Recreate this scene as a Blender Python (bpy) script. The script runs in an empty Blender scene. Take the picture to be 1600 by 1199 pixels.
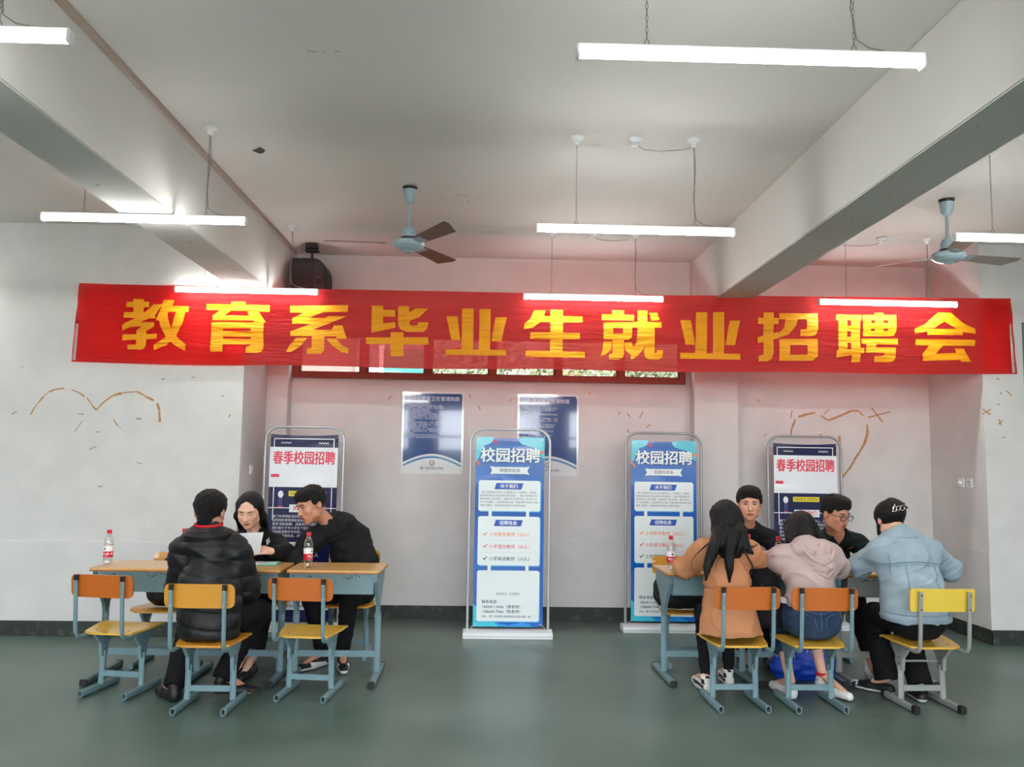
import bpy, bmesh, math, random
import numpy as np
from mathutils import Vector, Matrix
random.seed(7)
C = bpy.context.scene.collection
SC = bpy.context.scene
PI = math.pi

# ------------------------------------------------------------------ camera
def cam_axes(yaw, pitch, roll):
    f = Vector((math.sin(yaw)*math.cos(pitch), math.cos(yaw)*math.cos(pitch), math.sin(pitch)))
    r = Vector((math.cos(yaw), -math.sin(yaw), 0)); u = r.cross(f)
    c, s = math.cos(roll), math.sin(roll)
    return c*r+s*u, -s*r+c*u, f
cd = bpy.data.cameras.new('camera'); cam = bpy.data.objects.new('camera', cd); C.objects.link(cam)
r_, u_, f_ = cam_axes(.0268, .0927, .0154)
m = Matrix((r_, u_, -f_)).transposed().to_4x4(); m.translation = (0, 0, 1.52)
cam.matrix_world = m
cd.sensor_width = 36; cd.lens = 1290/1600*36; cd.clip_start = .05; cd.clip_end = 300
SC.camera = cam

# ------------------------------------------------------------------ world, exposure
w = bpy.data.worlds.new('sky'); SC.world = w; w.use_nodes = True
nt = w.node_tree; bg = nt.nodes['Background']
sky = nt.nodes.new('ShaderNodeTexSky'); sky.sky_type = 'HOSEK_WILKIE'; sky.turbidity = 8; sky.ground_albedo = .4
sky.sun_direction = (.3, -.5, .8)
mixn = nt.nodes.new('ShaderNodeMix'); mixn.data_type = 'RGBA'; mixn.inputs[0].default_value = .75
mixn.inputs[7].default_value = (.86, .93, 1, 1)
nt.links.new(sky.outputs[0], mixn.inputs[6]); nt.links.new(mixn.outputs[2], bg.inputs[0])
bg.inputs[1].default_value = 16.0
SC.view_settings.view_transform = 'Standard'; SC.view_settings.look = 'None'
SC.view_settings.gamma = 1; SC.view_settings.use_curve_mapping = False
SC.view_settings.exposure = 0.35
LAMP_POWER = 66.0
SC.cycles.max_bounces = 10; SC.cycles.diffuse_bounces = 5; SC.cycles.transparent_max_bounces = 16
SC.cycles.caustics_reflective = False; SC.cycles.caustics_refractive = False
SC.cycles.sample_clamp_indirect = 6

# ------------------------------------------------------------------ materials
def lin(c): return tuple(((v/255+.055)/1.055)**2.4 if v > 10 else v/255/12.92 for v in c)
def mat(name, rgb, rough=.6, metal=0, var=0, vscale=8, bump=0, bscale=60, spec=.5, rgb2=None, attr=False, trans=0, coat=0, sheen=0, alpha=1, ior=1.45, thr=(.45, .62), stretch=None):
    M = bpy.data.materials.new(name); M.use_nodes = True; n = M.node_tree; b = n.nodes['Principled BSDF']
    col = (*lin(rgb), 1)
    b.inputs['Base Color'].default_value = col; b.inputs['Roughness'].default_value = rough
    b.inputs['Metallic'].default_value = metal; b.inputs['Specular IOR Level'].default_value = spec
    b.inputs['Transmission Weight'].default_value = trans; b.inputs['Coat Weight'].default_value = coat
    b.inputs['Alpha'].default_value = alpha; b.inputs['IOR'].default_value = ior
    if sheen: b.inputs['Sheen Weight'].default_value = sheen
    tc = n.nodes.new('ShaderNodeTexCoord'); src = tc.outputs['Object']
    if stretch:
        mp = n.nodes.new('ShaderNodeMapping'); mp.inputs['Scale'].default_value = stretch
        n.links.new(src, mp.inputs[0]); src = mp.outputs[0]
    cur = None
    if attr:
        a = n.nodes.new('ShaderNodeAttribute'); a.attribute_name = 'Col'; cur = a.outputs['Color']
    if var or rgb2:
        nz = n.nodes.new('ShaderNodeTexNoise'); nz.inputs['Scale'].default_value = vscale; nz.inputs['Detail'].default_value = 6
        n.links.new(src, nz.inputs['Vector'])
        rp = n.nodes.new('ShaderNodeValToRGB')
        if rgb2:
            rp.color_ramp.elements[0].position, rp.color_ramp.elements[1].position = thr
            rp.color_ramp.elements[0].color = col; rp.color_ramp.elements[1].color = (*lin(rgb2), 1)
            n.links.new(nz.outputs['Fac'], rp.inputs[0]); cur = rp.outputs[0]
        else:
            rp.color_ramp.elements[0].position = .3; rp.color_ramp.elements[1].position = .7
            lo, hi = 1-var, 1+var
            rp.color_ramp.elements[0].color = (lo, lo, lo, 1); rp.color_ramp.elements[1].color = (hi, hi, hi, 1)
            n.links.new(nz.outputs['Fac'], rp.inputs[0])
            mx = n.nodes.new('ShaderNodeMix'); mx.data_type = 'RGBA'; mx.blend_type = 'MULTIPLY'; mx.inputs[0].default_value = 1
            if cur is not None: n.links.new(cur, mx.inputs[6])
            else: mx.inputs[6].default_value = col
            n.links.new(rp.outputs[0], mx.inputs[7]); cur = mx.outputs[2]
    if cur is not None: n.links.new(cur, b.inputs['Base Color'])
    if bump:
        nb = n.nodes.new('ShaderNodeTexNoise'); nb.inputs['Scale'].default_value = bscale; nb.inputs['Detail'].default_value = 5
        n.links.new(src, nb.inputs['Vector'])
        bp = n.nodes.new('ShaderNodeBump'); bp.inputs['Strength'].default_value = bump; bp.inputs['Distance'].default_value = .01
        n.links.new(nb.outputs['Fac'], bp.inputs['Height']); n.links.new(bp.outputs[0], b.inputs['Normal'])
    return M
def emit(name, rgb, power):
    M = bpy.data.materials.new(name); M.use_nodes = True; n = M.node_tree; n.nodes.clear()
    e = n.nodes.new('ShaderNodeEmission'); e.inputs[0].default_value = (*lin(rgb), 1); e.inputs[1].default_value = power
    o = n.nodes.new('ShaderNodeOutputMaterial'); n.links.new(e.outputs[0], o.inputs[0]); return M

m_wall = mat('wall_paint', (206, 205, 203), .75, var=.05, vscale=3.5, bump=.12, bscale=25)
m_lower = mat('wall_paint_low', (206, 205, 203), .7, var=.05, vscale=3, bump=.12, bscale=20)
m_ceil = mat('ceiling_paint', (216, 215, 211), .85, var=.02, vscale=1.2, bump=.06, bscale=30)
m_beam = mat('beam_paint', (208, 208, 204), .8, var=.02, vscale=2, bump=.08, bscale=30)
m_base = mat('skirting_paint', (36, 44, 38), .55, rgb2=(70, 74, 66), vscale=14, thr=(.52, .75), bump=.2)
m_floor = mat('floor_paint', (74, 94, 86), .34, rgb2=(97, 112, 105), vscale=.9, thr=(.35, .68), bump=.05, bscale=18, spec=.45)
m_mahog = mat('window_wood', (126, 64, 50), .45, var=.12, vscale=20)
def thin_glass(name, rgb, base=.05, edge=.55, tint=.97):
    M = bpy.data.materials.new(name); M.use_nodes = True; n = M.node_tree; n.nodes.clear()
    t = n.nodes.new('ShaderNodeBsdfTransparent'); t.inputs[0].default_value = (tint, tint, tint, 1)
    g = n.nodes.new('ShaderNodeBsdfGlossy'); g.inputs['Roughness'].default_value = .04; g.inputs[0].default_value = (*lin(rgb), 1)
    l = n.nodes.new('ShaderNodeLayerWeight'); l.inputs[0].default_value = .35
    r = n.nodes.new('ShaderNodeMapRange'); r.inputs[3].default_value = base; r.inputs[4].default_value = edge
    x = n.nodes.new('ShaderNodeMixShader'); o = n.nodes.new('ShaderNodeOutputMaterial')
    n.links.new(l.outputs['Facing'], r.inputs[0]); n.links.new(r.outputs[0], x.inputs[0]); n.links.new(t.outputs[0], x.inputs[1]); n.links.new(g.outputs[0], x.inputs[2]); n.links.new(x.outputs[0], o.inputs[0])
    return M
m_glass = thin_glass('pane_glass', (255, 255, 255), .05, .5)
m_wood = mat('desk_wood', (203, 158, 92), .28, var=.07, vscale=7, stretch=(1, 14, 14), coat=.3)
m_woodedge = mat('desk_edge', (150, 92, 52), .45, var=.1, vscale=12)
m_blue = mat('desk_blue_paint', (112, 140, 147), .4, var=.06, vscale=12, bump=.05)
m_grey = mat('desk_grey_paint', (146, 150, 146), .42, var=.06, vscale=12)
m_dgreen = mat('desk_green_paint', (86, 112, 112), .42, var=.08, vscale=10)
m_black = mat('black_plastic', (18, 18, 19), .5)
m_steel = mat('bolt_steel', (170, 170, 165), .3, metal=.9)
m_scr = mat('scribble_ink', (20, 32, 36), .6)
m_orange = mat('plywood_orange', (186, 98, 30), .3, var=.06, vscale=9, stretch=(1, 10, 12), coat=.4)
m_amber = mat('plywood_amber', (204, 142, 44), .3, var=.06, vscale=9, stretch=(1, 10, 12), coat=.4)
m_yel = mat('plywood_yellow', (214, 170, 62), .28, var=.05, vscale=9, stretch=(1, 10, 12), coat=.4)
m_lemon = mat('painted_yellow', (226, 194, 74), .35, var=.02)
m_edge = mat('plywood_edge', (208, 160, 84), .5)
m_white = mat('white_enamel', (232, 235, 236), .3)
m_frame = mat('stand_tube', (186, 194, 198), .3, metal=.35)
m_frame2 = mat('stand_tube_grey', (160, 164, 164), .35, metal=.35)
m_lampb = mat('lamp_housing', (235, 236, 236), .4)
m_tube = emit('lamp_light', (255, 253, 250), LAMP_POWER)
m_chain = mat('chain_metal', (120, 120, 118), .4, metal=.7)
m_cable = mat('cable', (150, 148, 144), .6)
m_fanb = mat('fan_enamel', (150, 172, 180), .3)
m_blade = mat('fan_blade_brown', (96, 84, 76), .4, var=.12, vscale=9)
m_blade2 = mat('fan_blade_grey', (150, 146, 138), .45, var=.12, vscale=9)
m_trunk = mat('trunking', (176, 160, 150), .5)
m_tape = mat('tape_residue', (176, 132, 82), .6, var=.2, vscale=40)
m_tapeg = mat('tape_residue_grey', (150, 146, 138), .6, var=.1, vscale=40)
m_red = mat('cap_red', (205, 22, 50), .35)
m_lred = mat('label_red', (196, 24, 50), .4)
m_lwhite = mat('label_white', (238, 238, 238), .4)
m_pet = thin_glass('bottle_plastic', (255, 255, 255), .10, .75, .94)
m_ink = mat('ink_black', (24, 24, 28), .6)

# banner cloth: thin red fabric that lets lamp light through
def cloth_mat(name, rgb, tl, clear, tc):
    M = bpy.data.materials.new(name); M.use_nodes = True; n = M.node_tree; b = n.nodes['Principled BSDF']
    b.inputs['Base Color'].default_value = (*lin(rgb), 1); b.inputs['Roughness'].default_value = .5
    b.inputs['Specular IOR Level'].default_value = .35
    t = n.nodes.new('ShaderNodeBsdfTranslucent'); t.inputs[0].default_value = (*lin(tc), 1)
    p = n.nodes.new('ShaderNodeBsdfTransparent'); p.inputs[0].default_value = (1, .42, .40, 1)
    a = n.nodes.new('ShaderNodeMixShader'); a.inputs[0].default_value = tl
    c = n.nodes.new('ShaderNodeMixShader'); c.inputs[0].default_value = clear
    o = n.nodes['Material Output']
    n.links.new(b.outputs[0], a.inputs[1]); n.links.new(t.outputs[0], a.inputs[2])
    tc_ = n.nodes.new('ShaderNodeTexCoord'); mp = n.nodes.new('ShaderNodeMapping'); mp.inputs['Scale'].default_value = (1.6, 1, 11); mp.inputs['Rotation'].default_value = (0, .12, 0)
    nz = n.nodes.new('ShaderNodeTexNoise'); nz.inputs['Scale'].default_value = 2.2; nz.inputs['Detail'].default_value = 7; nz.inputs['Distortion'].default_value = .8
    bp = n.nodes.new('ShaderNodeBump'); bp.inputs['Strength'].default_value = .8; bp.inputs['Distance'].default_value = .02
    n.links.new(tc_.outputs['Object'], mp.inputs[0]); n.links.new(mp.outputs[0], nz.inputs['Vector']); n.links.new(nz.outputs['Fac'], bp.inputs['Height'])
    n.links.new(bp.outputs[0], b.inputs['Normal']); n.links.new(bp.outputs[0], t.inputs['Normal'])
    n.links.new(a.outputs[0], c.inputs[1]); n.links.new(p.outputs[0], c.inputs[2]); n.links.new(c.outputs[0], o.inputs[0])
    return M
m_banner = cloth_mat('banner_red', (222, 24, 38), .84, .11, (255, 98, 94))
m_gold = cloth_mat('banner_gold', (246, 178, 16), .35, .03, (255, 190, 60))

# ------------------------------------------------------------------ mesh helpers
class B:
    def __init__(s): s.v = []; s.f = []; s.mi = []
    def add(s, vs, fs, mi=0):
        o = len(s.v); s.v += [tuple(v) for v in vs]; s.f += [[i+o for i in f] for f in fs]; s.mi += [mi]*len(fs); return s
    def box(s, x0, x1, y0, y1, z0, z1, mi=0):
        vs = [(x, y, z) for x in (x0, x1) for y in (y0, y1) for z in (z0, z1)]
        return s.add(vs, [(0, 1, 3, 2), (4, 6, 7, 5), (0, 4, 5, 1), (2, 3, 7, 6), (0, 2, 6, 4), (1, 5, 7, 3)], mi)
    def prism(s, pts, axis, a, b, mi=0):          # 2-D outline extruded along an axis
        def P(p, t): return {'x': (t, p[0], p[1]), 'y': (p[0], t, p[1]), 'z': (p[0], p[1], t)}[axis]
        n = len(pts); vs = [P(p, a) for p in pts]+[P(p, b) for p in pts]
        fs = [list(range(n))[::-1], list(range(n, 2*n))]+[(i, (i+1) % n, n+(i+1) % n, n+i) for i in range(n)]
        return s.add(vs, fs, mi)
    def tube(s, pts, r, seg=10, mi=0, closed=False, flat=None, caps=True):
        pts = [Vector(p) for p in pts]; n = len(pts); rs = r if isinstance(r, (list, tuple)) else [r]*n
        vs = []; prev = None
        for i, p in enumerate(pts):
            if closed: t = (pts[(i+1) % n]-pts[i-1]).normalized()
            else: t = (pts[min(i+1, n-1)]-pts[max(i-1, 0)]).normalized()
            if prev is None:
                a = Vector((1, 0, 0)) if abs(t.x) < .7 else Vector((0, 1, 0))
                prev = (a-t*a.dot(t)).normalized()
            prev = (prev-t*prev.dot(t)).normalized(); q = t.cross(prev)
            k = flat if flat else 1
            for j in range(seg):
                an = 2*PI*(j+.5)/seg; vs.append(p+prev*(math.cos(an)*rs[i])+q*(math.sin(an)*rs[i]*k))
        fs = []
        for i in range(n if closed else n-1):
            for j in range(seg):
                a, b = i*seg+j, i*seg+(j+1) % seg; c, d = ((i+1) % n)*seg+(j+1) % seg, ((i+1) % n)*seg+j
                fs.append((a, b, c, d))
        if caps and not closed: fs += [list(range(seg))[::-1], [(n-1)*seg+j for j in range(seg)]]
        return s.add(vs, fs, mi)
    def lathe(s, prof, c=(0, 0, 0), seg=24, mi=0):
        vs = []; fs = []
        for r, z in prof:
            for j in range(seg): an = 2*PI*j/seg; vs.append((c[0]+r*math.cos(an), c[1]+r*math.sin(an), c[2]+z))
        for i in range(len(prof)-1):
            for j in range(seg): fs.append((i*seg+j, i*seg+(j+1) % seg, (i+1)*seg+(j+1) % seg, (i+1)*seg+j))
        fs += [list(range(seg))[::-1], [(len(prof)-1)*seg+j for j in range(seg)]]
        return s.add(vs, fs, mi)
    def sphere(s, c, r, seg=16, mi=0, sc=(1, 1, 1)):
        n = seg//2; prof = [(max(math.sin(PI*i/n), .001)*r, -math.cos(PI*i/n)*r) for i in range(n+1)]
        o = len(s.v); s.lathe(prof, (0, 0, 0), seg, mi)
        for i in range(o, len(s.v)): x, y, z = s.v[i]; s.v[i] = (c[0]+x*sc[0], c[1]+y*sc[1], c[2]+z*sc[2])
        return s
    def obj(s, name, mats, parent=None, bevel=0, smooth=False, weld=True):
        me = bpy.data.meshes.new(name); me.from_pydata(s.v, [], s.f)
        for k in (mats if isinstance(mats, (list, tuple)) else [mats]): me.materials.append(k)
        me.polygons.foreach_set('material_index', s.mi)
        bm = bmesh.new(); bm.from_mesh(me); bmesh.ops.recalc_face_normals(bm, faces=bm.faces)
        if bevel:
            es = [e for e in bm.edges if len(e.link_faces) == 2 and e.calc_face_angle(0) > .5]
            bmesh.ops.bevel(bm, geom=es, offset=bevel, segments=2, affect='EDGES', clamp_overlap=True)
        bm.to_mesh(me); bm.free()
        if smooth:
            me.polygons.foreach_set('use_smooth', [True]*len(me.polygons)); me.set_sharp_from_angle(angle=math.radians(40))
        o = bpy.data.objects.new(name, me); C.objects.link(o); o.parent = parent
        return o
def tag(o, label, cat, group=None):
    o['label'] = label; o['category'] = cat
    if group: o['group'] = group
    return o
def empty(name, loc, label, cat, group=None, rz=0):
    o = bpy.data.objects.new(name, None); C.objects.link(o); o.location = loc; o.rotation_euler.z = rz
    o.empty_display_size = .1
    return tag(o, label, cat, group)
def struct(o): o['kind'] = 'structure'; return o
def dup(o, parent=None):
    c = o.copy(); C.objects.link(c)
    if parent is not None: c.parent = parent
    for ch in [x for x in o.children]: dup(ch, c)
    return c
def rrect(x0, x1, z0, z1, r, n=6, corners=(1, 1, 1, 1)):      # corners: bl, br, tr, tl
    pts = []
    for (cx, cz, a0, on) in ((x0+r, z0+r, PI, corners[0]), (x1-r, z0+r, 1.5*PI, corners[1]), (x1-r, z1-r, 0, corners[2]), (x0+r, z1-r, .5*PI, corners[3])):
        if on: pts += [(cx+r*math.cos(a0+.5*PI*k/n), cz+r*math.sin(a0+.5*PI*k/n)) for k in range(n+1)]
        else: pts.append((x0 if cx < (x0+x1)/2 else x1, z0 if cz < (z0+z1)/2 else z1))
    return pts
def text(body, size, x, z, y, material, name, parent, align='LEFT', bold=0, sx=1, ext=.0004, rot=0, space=1):
    c = bpy.data.curves.new(name, 'FONT'); c.body = body; c.size = size; c.align_x = align; c['bold'] = bold if size > .03 else 0.0
    c.extrude = ext; c.resolution_u = 3; c.materials.append(material); c.space_character = space
    o = bpy.data.objects.new(name, c); C.objects.link(o); o.parent = parent
    o.location = (x, y, z); o.rotation_euler = (PI/2, rot, 0); o.scale = (sx, 1, 1)
    return o

# ================================================================== the room
CZ = 3.52
struct(B().box(-9, 9, -6.2, 9.2, -.2, 0).obj('floor', m_floor))
struct(B().box(-9, 9, -6.2, 9.2, CZ, CZ+.2).obj('ceiling', m_ceil))
# back wall of the recess, with a long low window opening
WX0, WX1, WZ0, WZ1 = -1.92, 1.93, 2.29, 2.75
b = B()
b.box(-2.16, 4.4, 8.08, 8.28, .78, WZ0); b.box(-2.16, 4.4, 8.08, 8.28, WZ1, CZ)
b.box(-2.16, WX0, 8.08, 8.28, WZ0, WZ1); b.box(WX1, 4.4, 8.08, 8.28, WZ0, WZ1)
b.box(-2.16, 4.4, 8.07, 8.28, 0, .78, 1)
wall_back = struct(b.obj('wall_back', [m_wall, m_lower]))
b = B(); b.box(-9, -2.13, 7.17, 9.2, .785, CZ); b.box(-9, -2.12, 7.16, 9.2, 0, .785, 1)
wall_bl = struct(b.obj('wall_back_left', [m_wall, m_lower]))
b = B(); b.box(4.37, 4.74, 7.17, 9.2, .785, CZ); b.box(4.36, 4.74, 7.16, 9.2, 0, .785, 1); b.box(4.74, 9, 7.17, 7.5, 2.82, CZ); b.box(5.85, 9, 7.17, 7.5, 0, 2.82)
wall_br = struct(b.obj('wall_back_right', [m_wall, m_lower]))
struct(B().box(-9.2, -9, -6.2, 9.2, 0, CZ).obj('wall_left', m_wall))
struct(B().box(9, 9.2, -6.2, 9.2, 0, CZ).obj('wall_right', m_wall))
b = B(); b.box(-9, 9, -6.4, -6.2, 0, .85); b.box(-9, 9, -6.4, -6.2, 2.9, CZ)
for i in range(6): x = -9+i*3.54; b.box(x-.2, x+.5, -6.4, -6.2, .85, 2.9)
struct(b.obj('wall_front', m_wall))
k = 2
for i in range(5):
    x0 = -8.5+i*3.54; x1 = x0+2.84; b = B()
    for x in (x0, x0+.92, x0+1.86, x1-.06): b.box(x, x+.06, -6.34, -6.26, .85, 2.9)
    for z in (.85, 2.1, 2.84): b.box(x0, x1, -6.34, -6.26, z, z+.06)
    struct(b.obj('window_%d' % k, m_mahog)); k += 1
# door beside the pillar: transom panel over a brown leaf
b = B(); b.box(4.74, 4.80, 7.2, 7.34, 0, 2.82); b.box(5.79, 5.85, 7.2, 7.34, 0, 2.82); b.box(4.8, 5.79, 7.2, 7.34, 2.72, 2.82); b.box(4.8, 5.79, 7.2, 7.34, 2.15, 2.2)
door = struct(b.obj('door_1', mat('door_frame_paint', (96, 102, 100), .5)))
B().box(4.8, 5.79, 7.26, 7.3, 2.2, 2.72).obj('transom_panel', mat('transom_grey', (138, 150, 148), .5), door)
B().box(4.8, 5.79, 7.25, 7.3, 0.01, 2.15).obj('door_leaf', mat('door_brown', (96, 70, 54), .5, var=.1), door, bevel=.003)
B().tube([(4.9, 7.24, 1.05), (4.9, 7.18, 1.05), (5.02, 7.18, 1.05)], .01).obj('door_handle', m_steel, door, smooth=True)
# pilasters and beams
struct(B().box(-2.13, -1.93, 7.92, 8.08, 0, CZ).obj('pilaster', m_wall, bevel=.004))
struct(B().box(1.98, 2.41, 7.92, 8.08, 0, CZ).obj('pilaster', m_wall, bevel=.004))
bl = struct(B().box(-2.25, -1.93, -6.2, 7.92, 2.97, CZ).obj('beam', m_beam, bevel=.006))
struct(B().box(1.99, 2.32, -6.2, 7.92, 2.98, CZ).obj('beam', m_beam, bevel=.006))
struct(B().box(-6.4, -6.07, -6.2, 7.17, 2.97, CZ).obj('beam', m_beam)); struct(B().box(6.1, 6.43, -6.2, 7.17, 2.98, CZ).obj('beam', m_beam))
b = B(); b.box(-1.93, -1.905, .6, 7.92, CZ-.035, CZ-.001); b.box(-1.93, -1.90, .6, 7.92, CZ-.012, CZ-.002)
struct(b.obj('trim_1', m_trunk))
# skirting
struct(B().box(-1.93, 1.98, 8.055, 8.075, 0, .125).obj('baseboard_back', m_base)); struct(B().box(2.41, 4.36, 8.055, 8.075, 0, .125).obj('baseboard_back', m_base))
struct(B().box(-9, -2.12, 7.15, 7.165, 0, .125).obj('baseboard_left', m_base)); struct(B().box(-2.125, -2.105, 7.15, 7.92, 0, .125).obj('baseboard_left', m_base))
b = B(); b.box(4.35, 4.745, 7.15, 7.165, 0, .125); b.box(4.345, 4.36, 7.15, 8.06, 0, .125)
struct(b.obj('baseboard_right', m_base))
b = B(); b.box(1.965, 2.425, 7.905, 7.922, 0, .125); struct(b.obj('trim_2', m_base)); b = B(); b.box(-2.11, -1.915, 7.905, 7.922, 0, .125); struct(b.obj('trim_3', m_base))

# the window band
b = B(); win = struct(B().box(WX0, WX1, 8.06, 8.16, WZ0, WZ0+.055).box(WX0, WX1, 8.06, 8.16, WZ1-.05, WZ1).box(WX0, WX0+.05, 8.06, 8.16, WZ0+.055, WZ1-.05).box(WX1-.05, WX1, 8.06, 8.16, WZ0+.055, WZ1-.05).obj('window_1', m_mahog))
mx = [-1.24, -.61, .02, .67, 1.29]
for x in mx: B().box(x-.028, x+.028, 8.07, 8.15, WZ0+.055, WZ1-.05).obj('mullion', m_mahog, win)
ex = [WX0+.05]+mx+[WX1-.05]
for i in range(6):
    B().box(ex[i]+.028*(i > 0), ex[i+1]-.028*(i < 5), 8.108, 8.112, WZ0+.055, WZ1-.05).obj('pane', m_glass, win)
    b = B(); x0, x1 = ex[i]+.028*(i > 0), ex[i+1]-.028*(i < 5)
    b.box(x0, x0+.018, 8.09, 8.13, WZ0+.055, WZ1-.05); b.box(x1-.018, x1, 8.09, 8.13, WZ0+.055, WZ1-.05); b.box(x0, x1, 8.09, 8.13, WZ0+.055, WZ0+.07)
    b.obj('sash', m_mahog, win)
# outside: a pale wall, a teal hoarding, trees
t = empty('building', (-3.2, 12.5, 0), 'pale rendered building beyond the left end of the high window', 'building')
B().box(-3, 1.1, 0, .4, 0, 3.4).obj('wall_face', mat('render_pale', (120, 96, 84), .8), t)
B().box(-3.05, 1.15, -.05, .45, 3.4, 3.5).obj('roof_edge', m_white, t)
t = empty('hoarding', (-1.15, 11.9, 0), 'teal sheet hoarding beyond the second pane of the high window', 'hoarding')
B().box(-.38, .22, 0, .05, 0, 3.1).obj('panel', mat('hoarding_teal', (40, 120, 104), .5), t)
for x in (-.42, .26): B().box(x-.03, x+.03, -.03, .06, 0, 3.15).obj('post', m_white, t)
t = empty('building', (1.5, 19, 0), 'added grey block covering the sky far behind the trees outside the high window', 'building')  # added block that covers the sky, so less glow comes through the banner
b = B().box(-14, 14, 0, .5, 0, 11); b.obj('wall_face', mat('sky_blocker_grey', (112, 112, 110), .8), t)
for i in range(7):
    for k_ in range(3): B().box(-11.5+i*3.4, -9.9+i*3.4, -.05, .02, 1.6+k_*3, 3.1+k_*3).obj('window', mat('sky_blocker_pane', (60, 70, 76), .15) if i+k_ == 0 else bpy.data.materials['sky_blocker_pane'], t)
m_leaf = mat('leaf_green', (44, 66, 26), .5, rgb2=(92, 100, 44), vscale=1.5, thr=(.4, .6)); m_bark = mat('bark', (92, 78, 62), .8)
def tree(x, y, h, rad, label, n=2600, group=None):
    t = empty('tree', (x, y, 0), label, 'tree', group)
    B().tube([(0, 0, 0), (.05, 0, h*.5), (0, .05, h*.8)], [.09, .07, .04], 8).obj('trunk', m_bark, t)
    b = B(); R = random.Random(int(x*100)+5)
    for i in range(n):
        u = Vector((R.gauss(0, 1), R.gauss(0, 1), R.gauss(0, 1))).normalized()*rad*R.random()**.35
        u.z *= 1.1; c = u+Vector((0, 0, h)); a = Vector((R.gauss(0, 1), R.gauss(0, 1), R.gauss(0, 1))).normalized()
        d = a.orthogonal().normalized()*R.uniform(.02, .035); e = a*R.uniform(.05, .09)
        b.add([c-e*.5, c+d, c+e*.6, c-d], [(0, 1, 2, 3)])
    o = b.obj('crown', m_leaf, t); o['kind'] = 'stuff'
tree(-.15, 12.4, 2.6, .95, 'leafy green tree behind the third and fourth panes of the high window')
tree(1.5, 14.6, 3.1, .8, 'smaller leafy tree behind the middle right panes of the high window')
tree(2.35, 12.4, 2.7, .7, 'sunlit tree behind the right-hand panes of the high window')
m_hill = mat('hill_green', (40, 62, 34), .9, rgb2=(58, 78, 44), vscale=.8)
b = B(); b.prism([(-60, 0), (-40, 1.8), (-20, 3), (-4, 2.2), (8, 2.6), (24, 3.2), (40, 2), (60, 0)], 'y', -48, -46); o = b.obj('hill', m_hill); struct(o)
struct(B().box(-40, 40, -40, -6.4, -.25, -.02).box(-40, 40, 9.2, 40, -.25, -.02).obj('ground', mat('yard_concrete', (100, 98, 94), .9)))

# tape residue, chips and scuffs on the walls
def flecks(parent, pl, y, mtl, name='tape_residue', w=.013):
    for (x0, z0, x1, z1, ww) in pl:
        d = Vector((x1-x0, z1-z0)); n = Vector((-d.y, d.x)).normalized()*(ww or w)/2
        j = [random.uniform(.5, 1.2) for _ in range(4)]
        p = [(x0+n.x*j[0], z0+n.y*j[0]), (x1+n.x*j[1], z1+n.y*j[1]), (x1-n.x*j[2], z1-n.y*j[2]), (x0-n.x*j[3], z0-n.y*j[3])]
        B().prism(p, 'y', y-.0015, y+.001).obj(name, mtl, parent)
def LP(px, py): return (-3.92+(px-48)*.00539, 1.845+(650-py)*.0056+(px-48)*.00008)
def RP(px, py): return (2.98+(px-1236)*.00636, 1.75+(690-py)*.00636+(px-1236)*.0001)
def PP(px, py): return (4.36+(px-1533)*.0056, 2.32+(590-py)*.00557)
def path(f, pts, w=.013, gap=.03):
    out = []
    for a, c in zip(pts, pts[1:]):
        a = f(*a); c = f(*c); out.append((a[0], a[1], a[0]+(c[0]-a[0])*(1-gap), a[1]+(c[1]-a[1])*(1-gap), random.uniform(.7, 1.5)*w))
    return out
flecks(wall_bl, path(LP, [(48, 650), (52, 640), (58, 632), (66, 622), (74, 615), (84, 611), (98, 609)], .014)+path(LP, [(109, 611), (120, 616), (131, 622)], .014)+path(LP, [(134, 624), (142, 634), (150, 643), (156, 635), (165, 627), (176, 620), (188, 617), (200, 615), (213, 614), (226, 621), (240, 628)], .016)+path(LP, [(245, 632), (249, 644), (251, 661)], .02), 7.17, m_tape)
flecks(wall_bl, [(*LP(178, 657), *LP(184, 666), .014), (*LP(182, 662), *LP(191, 672), .005), (*LP(359, 653), *LP(362, 649), .01)], 7.17, m_tape)
flecks(wall_bl, [(*LP(a, b_), *LP(c, d), .012) for a, b_, c, d in ((122, 649, 131, 649), (213, 656, 222, 656), (152, 676, 158, 676), (218, 722, 227, 725), (118, 676, 130, 659), (18, 649, 26, 645), (143, 703, 154, 698), (160, 759, 167, 758), (297, 592, 303, 592), (250, 596, 255, 593), (345, 621, 350, 620), (28, 576, 31, 576))], 7.17, m_tapeg, 'scuff', .012)
flecks(wall_back, path(RP, [(1236, 684), (1237, 670), (1243, 656)], .016)+path(RP, [(1248, 652), (1262, 648), (1275, 646)], .025)+path(RP, [(1283, 650), (1295, 658), (1305, 654), (1318, 649), (1330, 643), (1342, 643), (1350, 651)], .018)+path(RP, [(1356, 664), (1356, 678), (1350, 696), (1342, 708), (1334, 720), (1325, 734), (1313, 748)], .018)+path(RP, [(1238, 642), (1236, 655)], .015), 8.08, m_tape)
flecks(wall_back, path(RP, [(1363, 638), (1380, 660)], .016, 0)+path(RP, [(1358, 653), (1394, 644)], .014, 0)+path(RP, [(1312, 682), (1312, 694)], .02, 0)+path(RP, [(1279, 684), (1284, 680)], .03, 0)+path(RP, [(1288, 648), (1296, 641)], .01, 0), 8.08, m_tape)
def CP(px, py): return (.6+(px-857)*.00632, 2.17+(620-py)*.0063)
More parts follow.
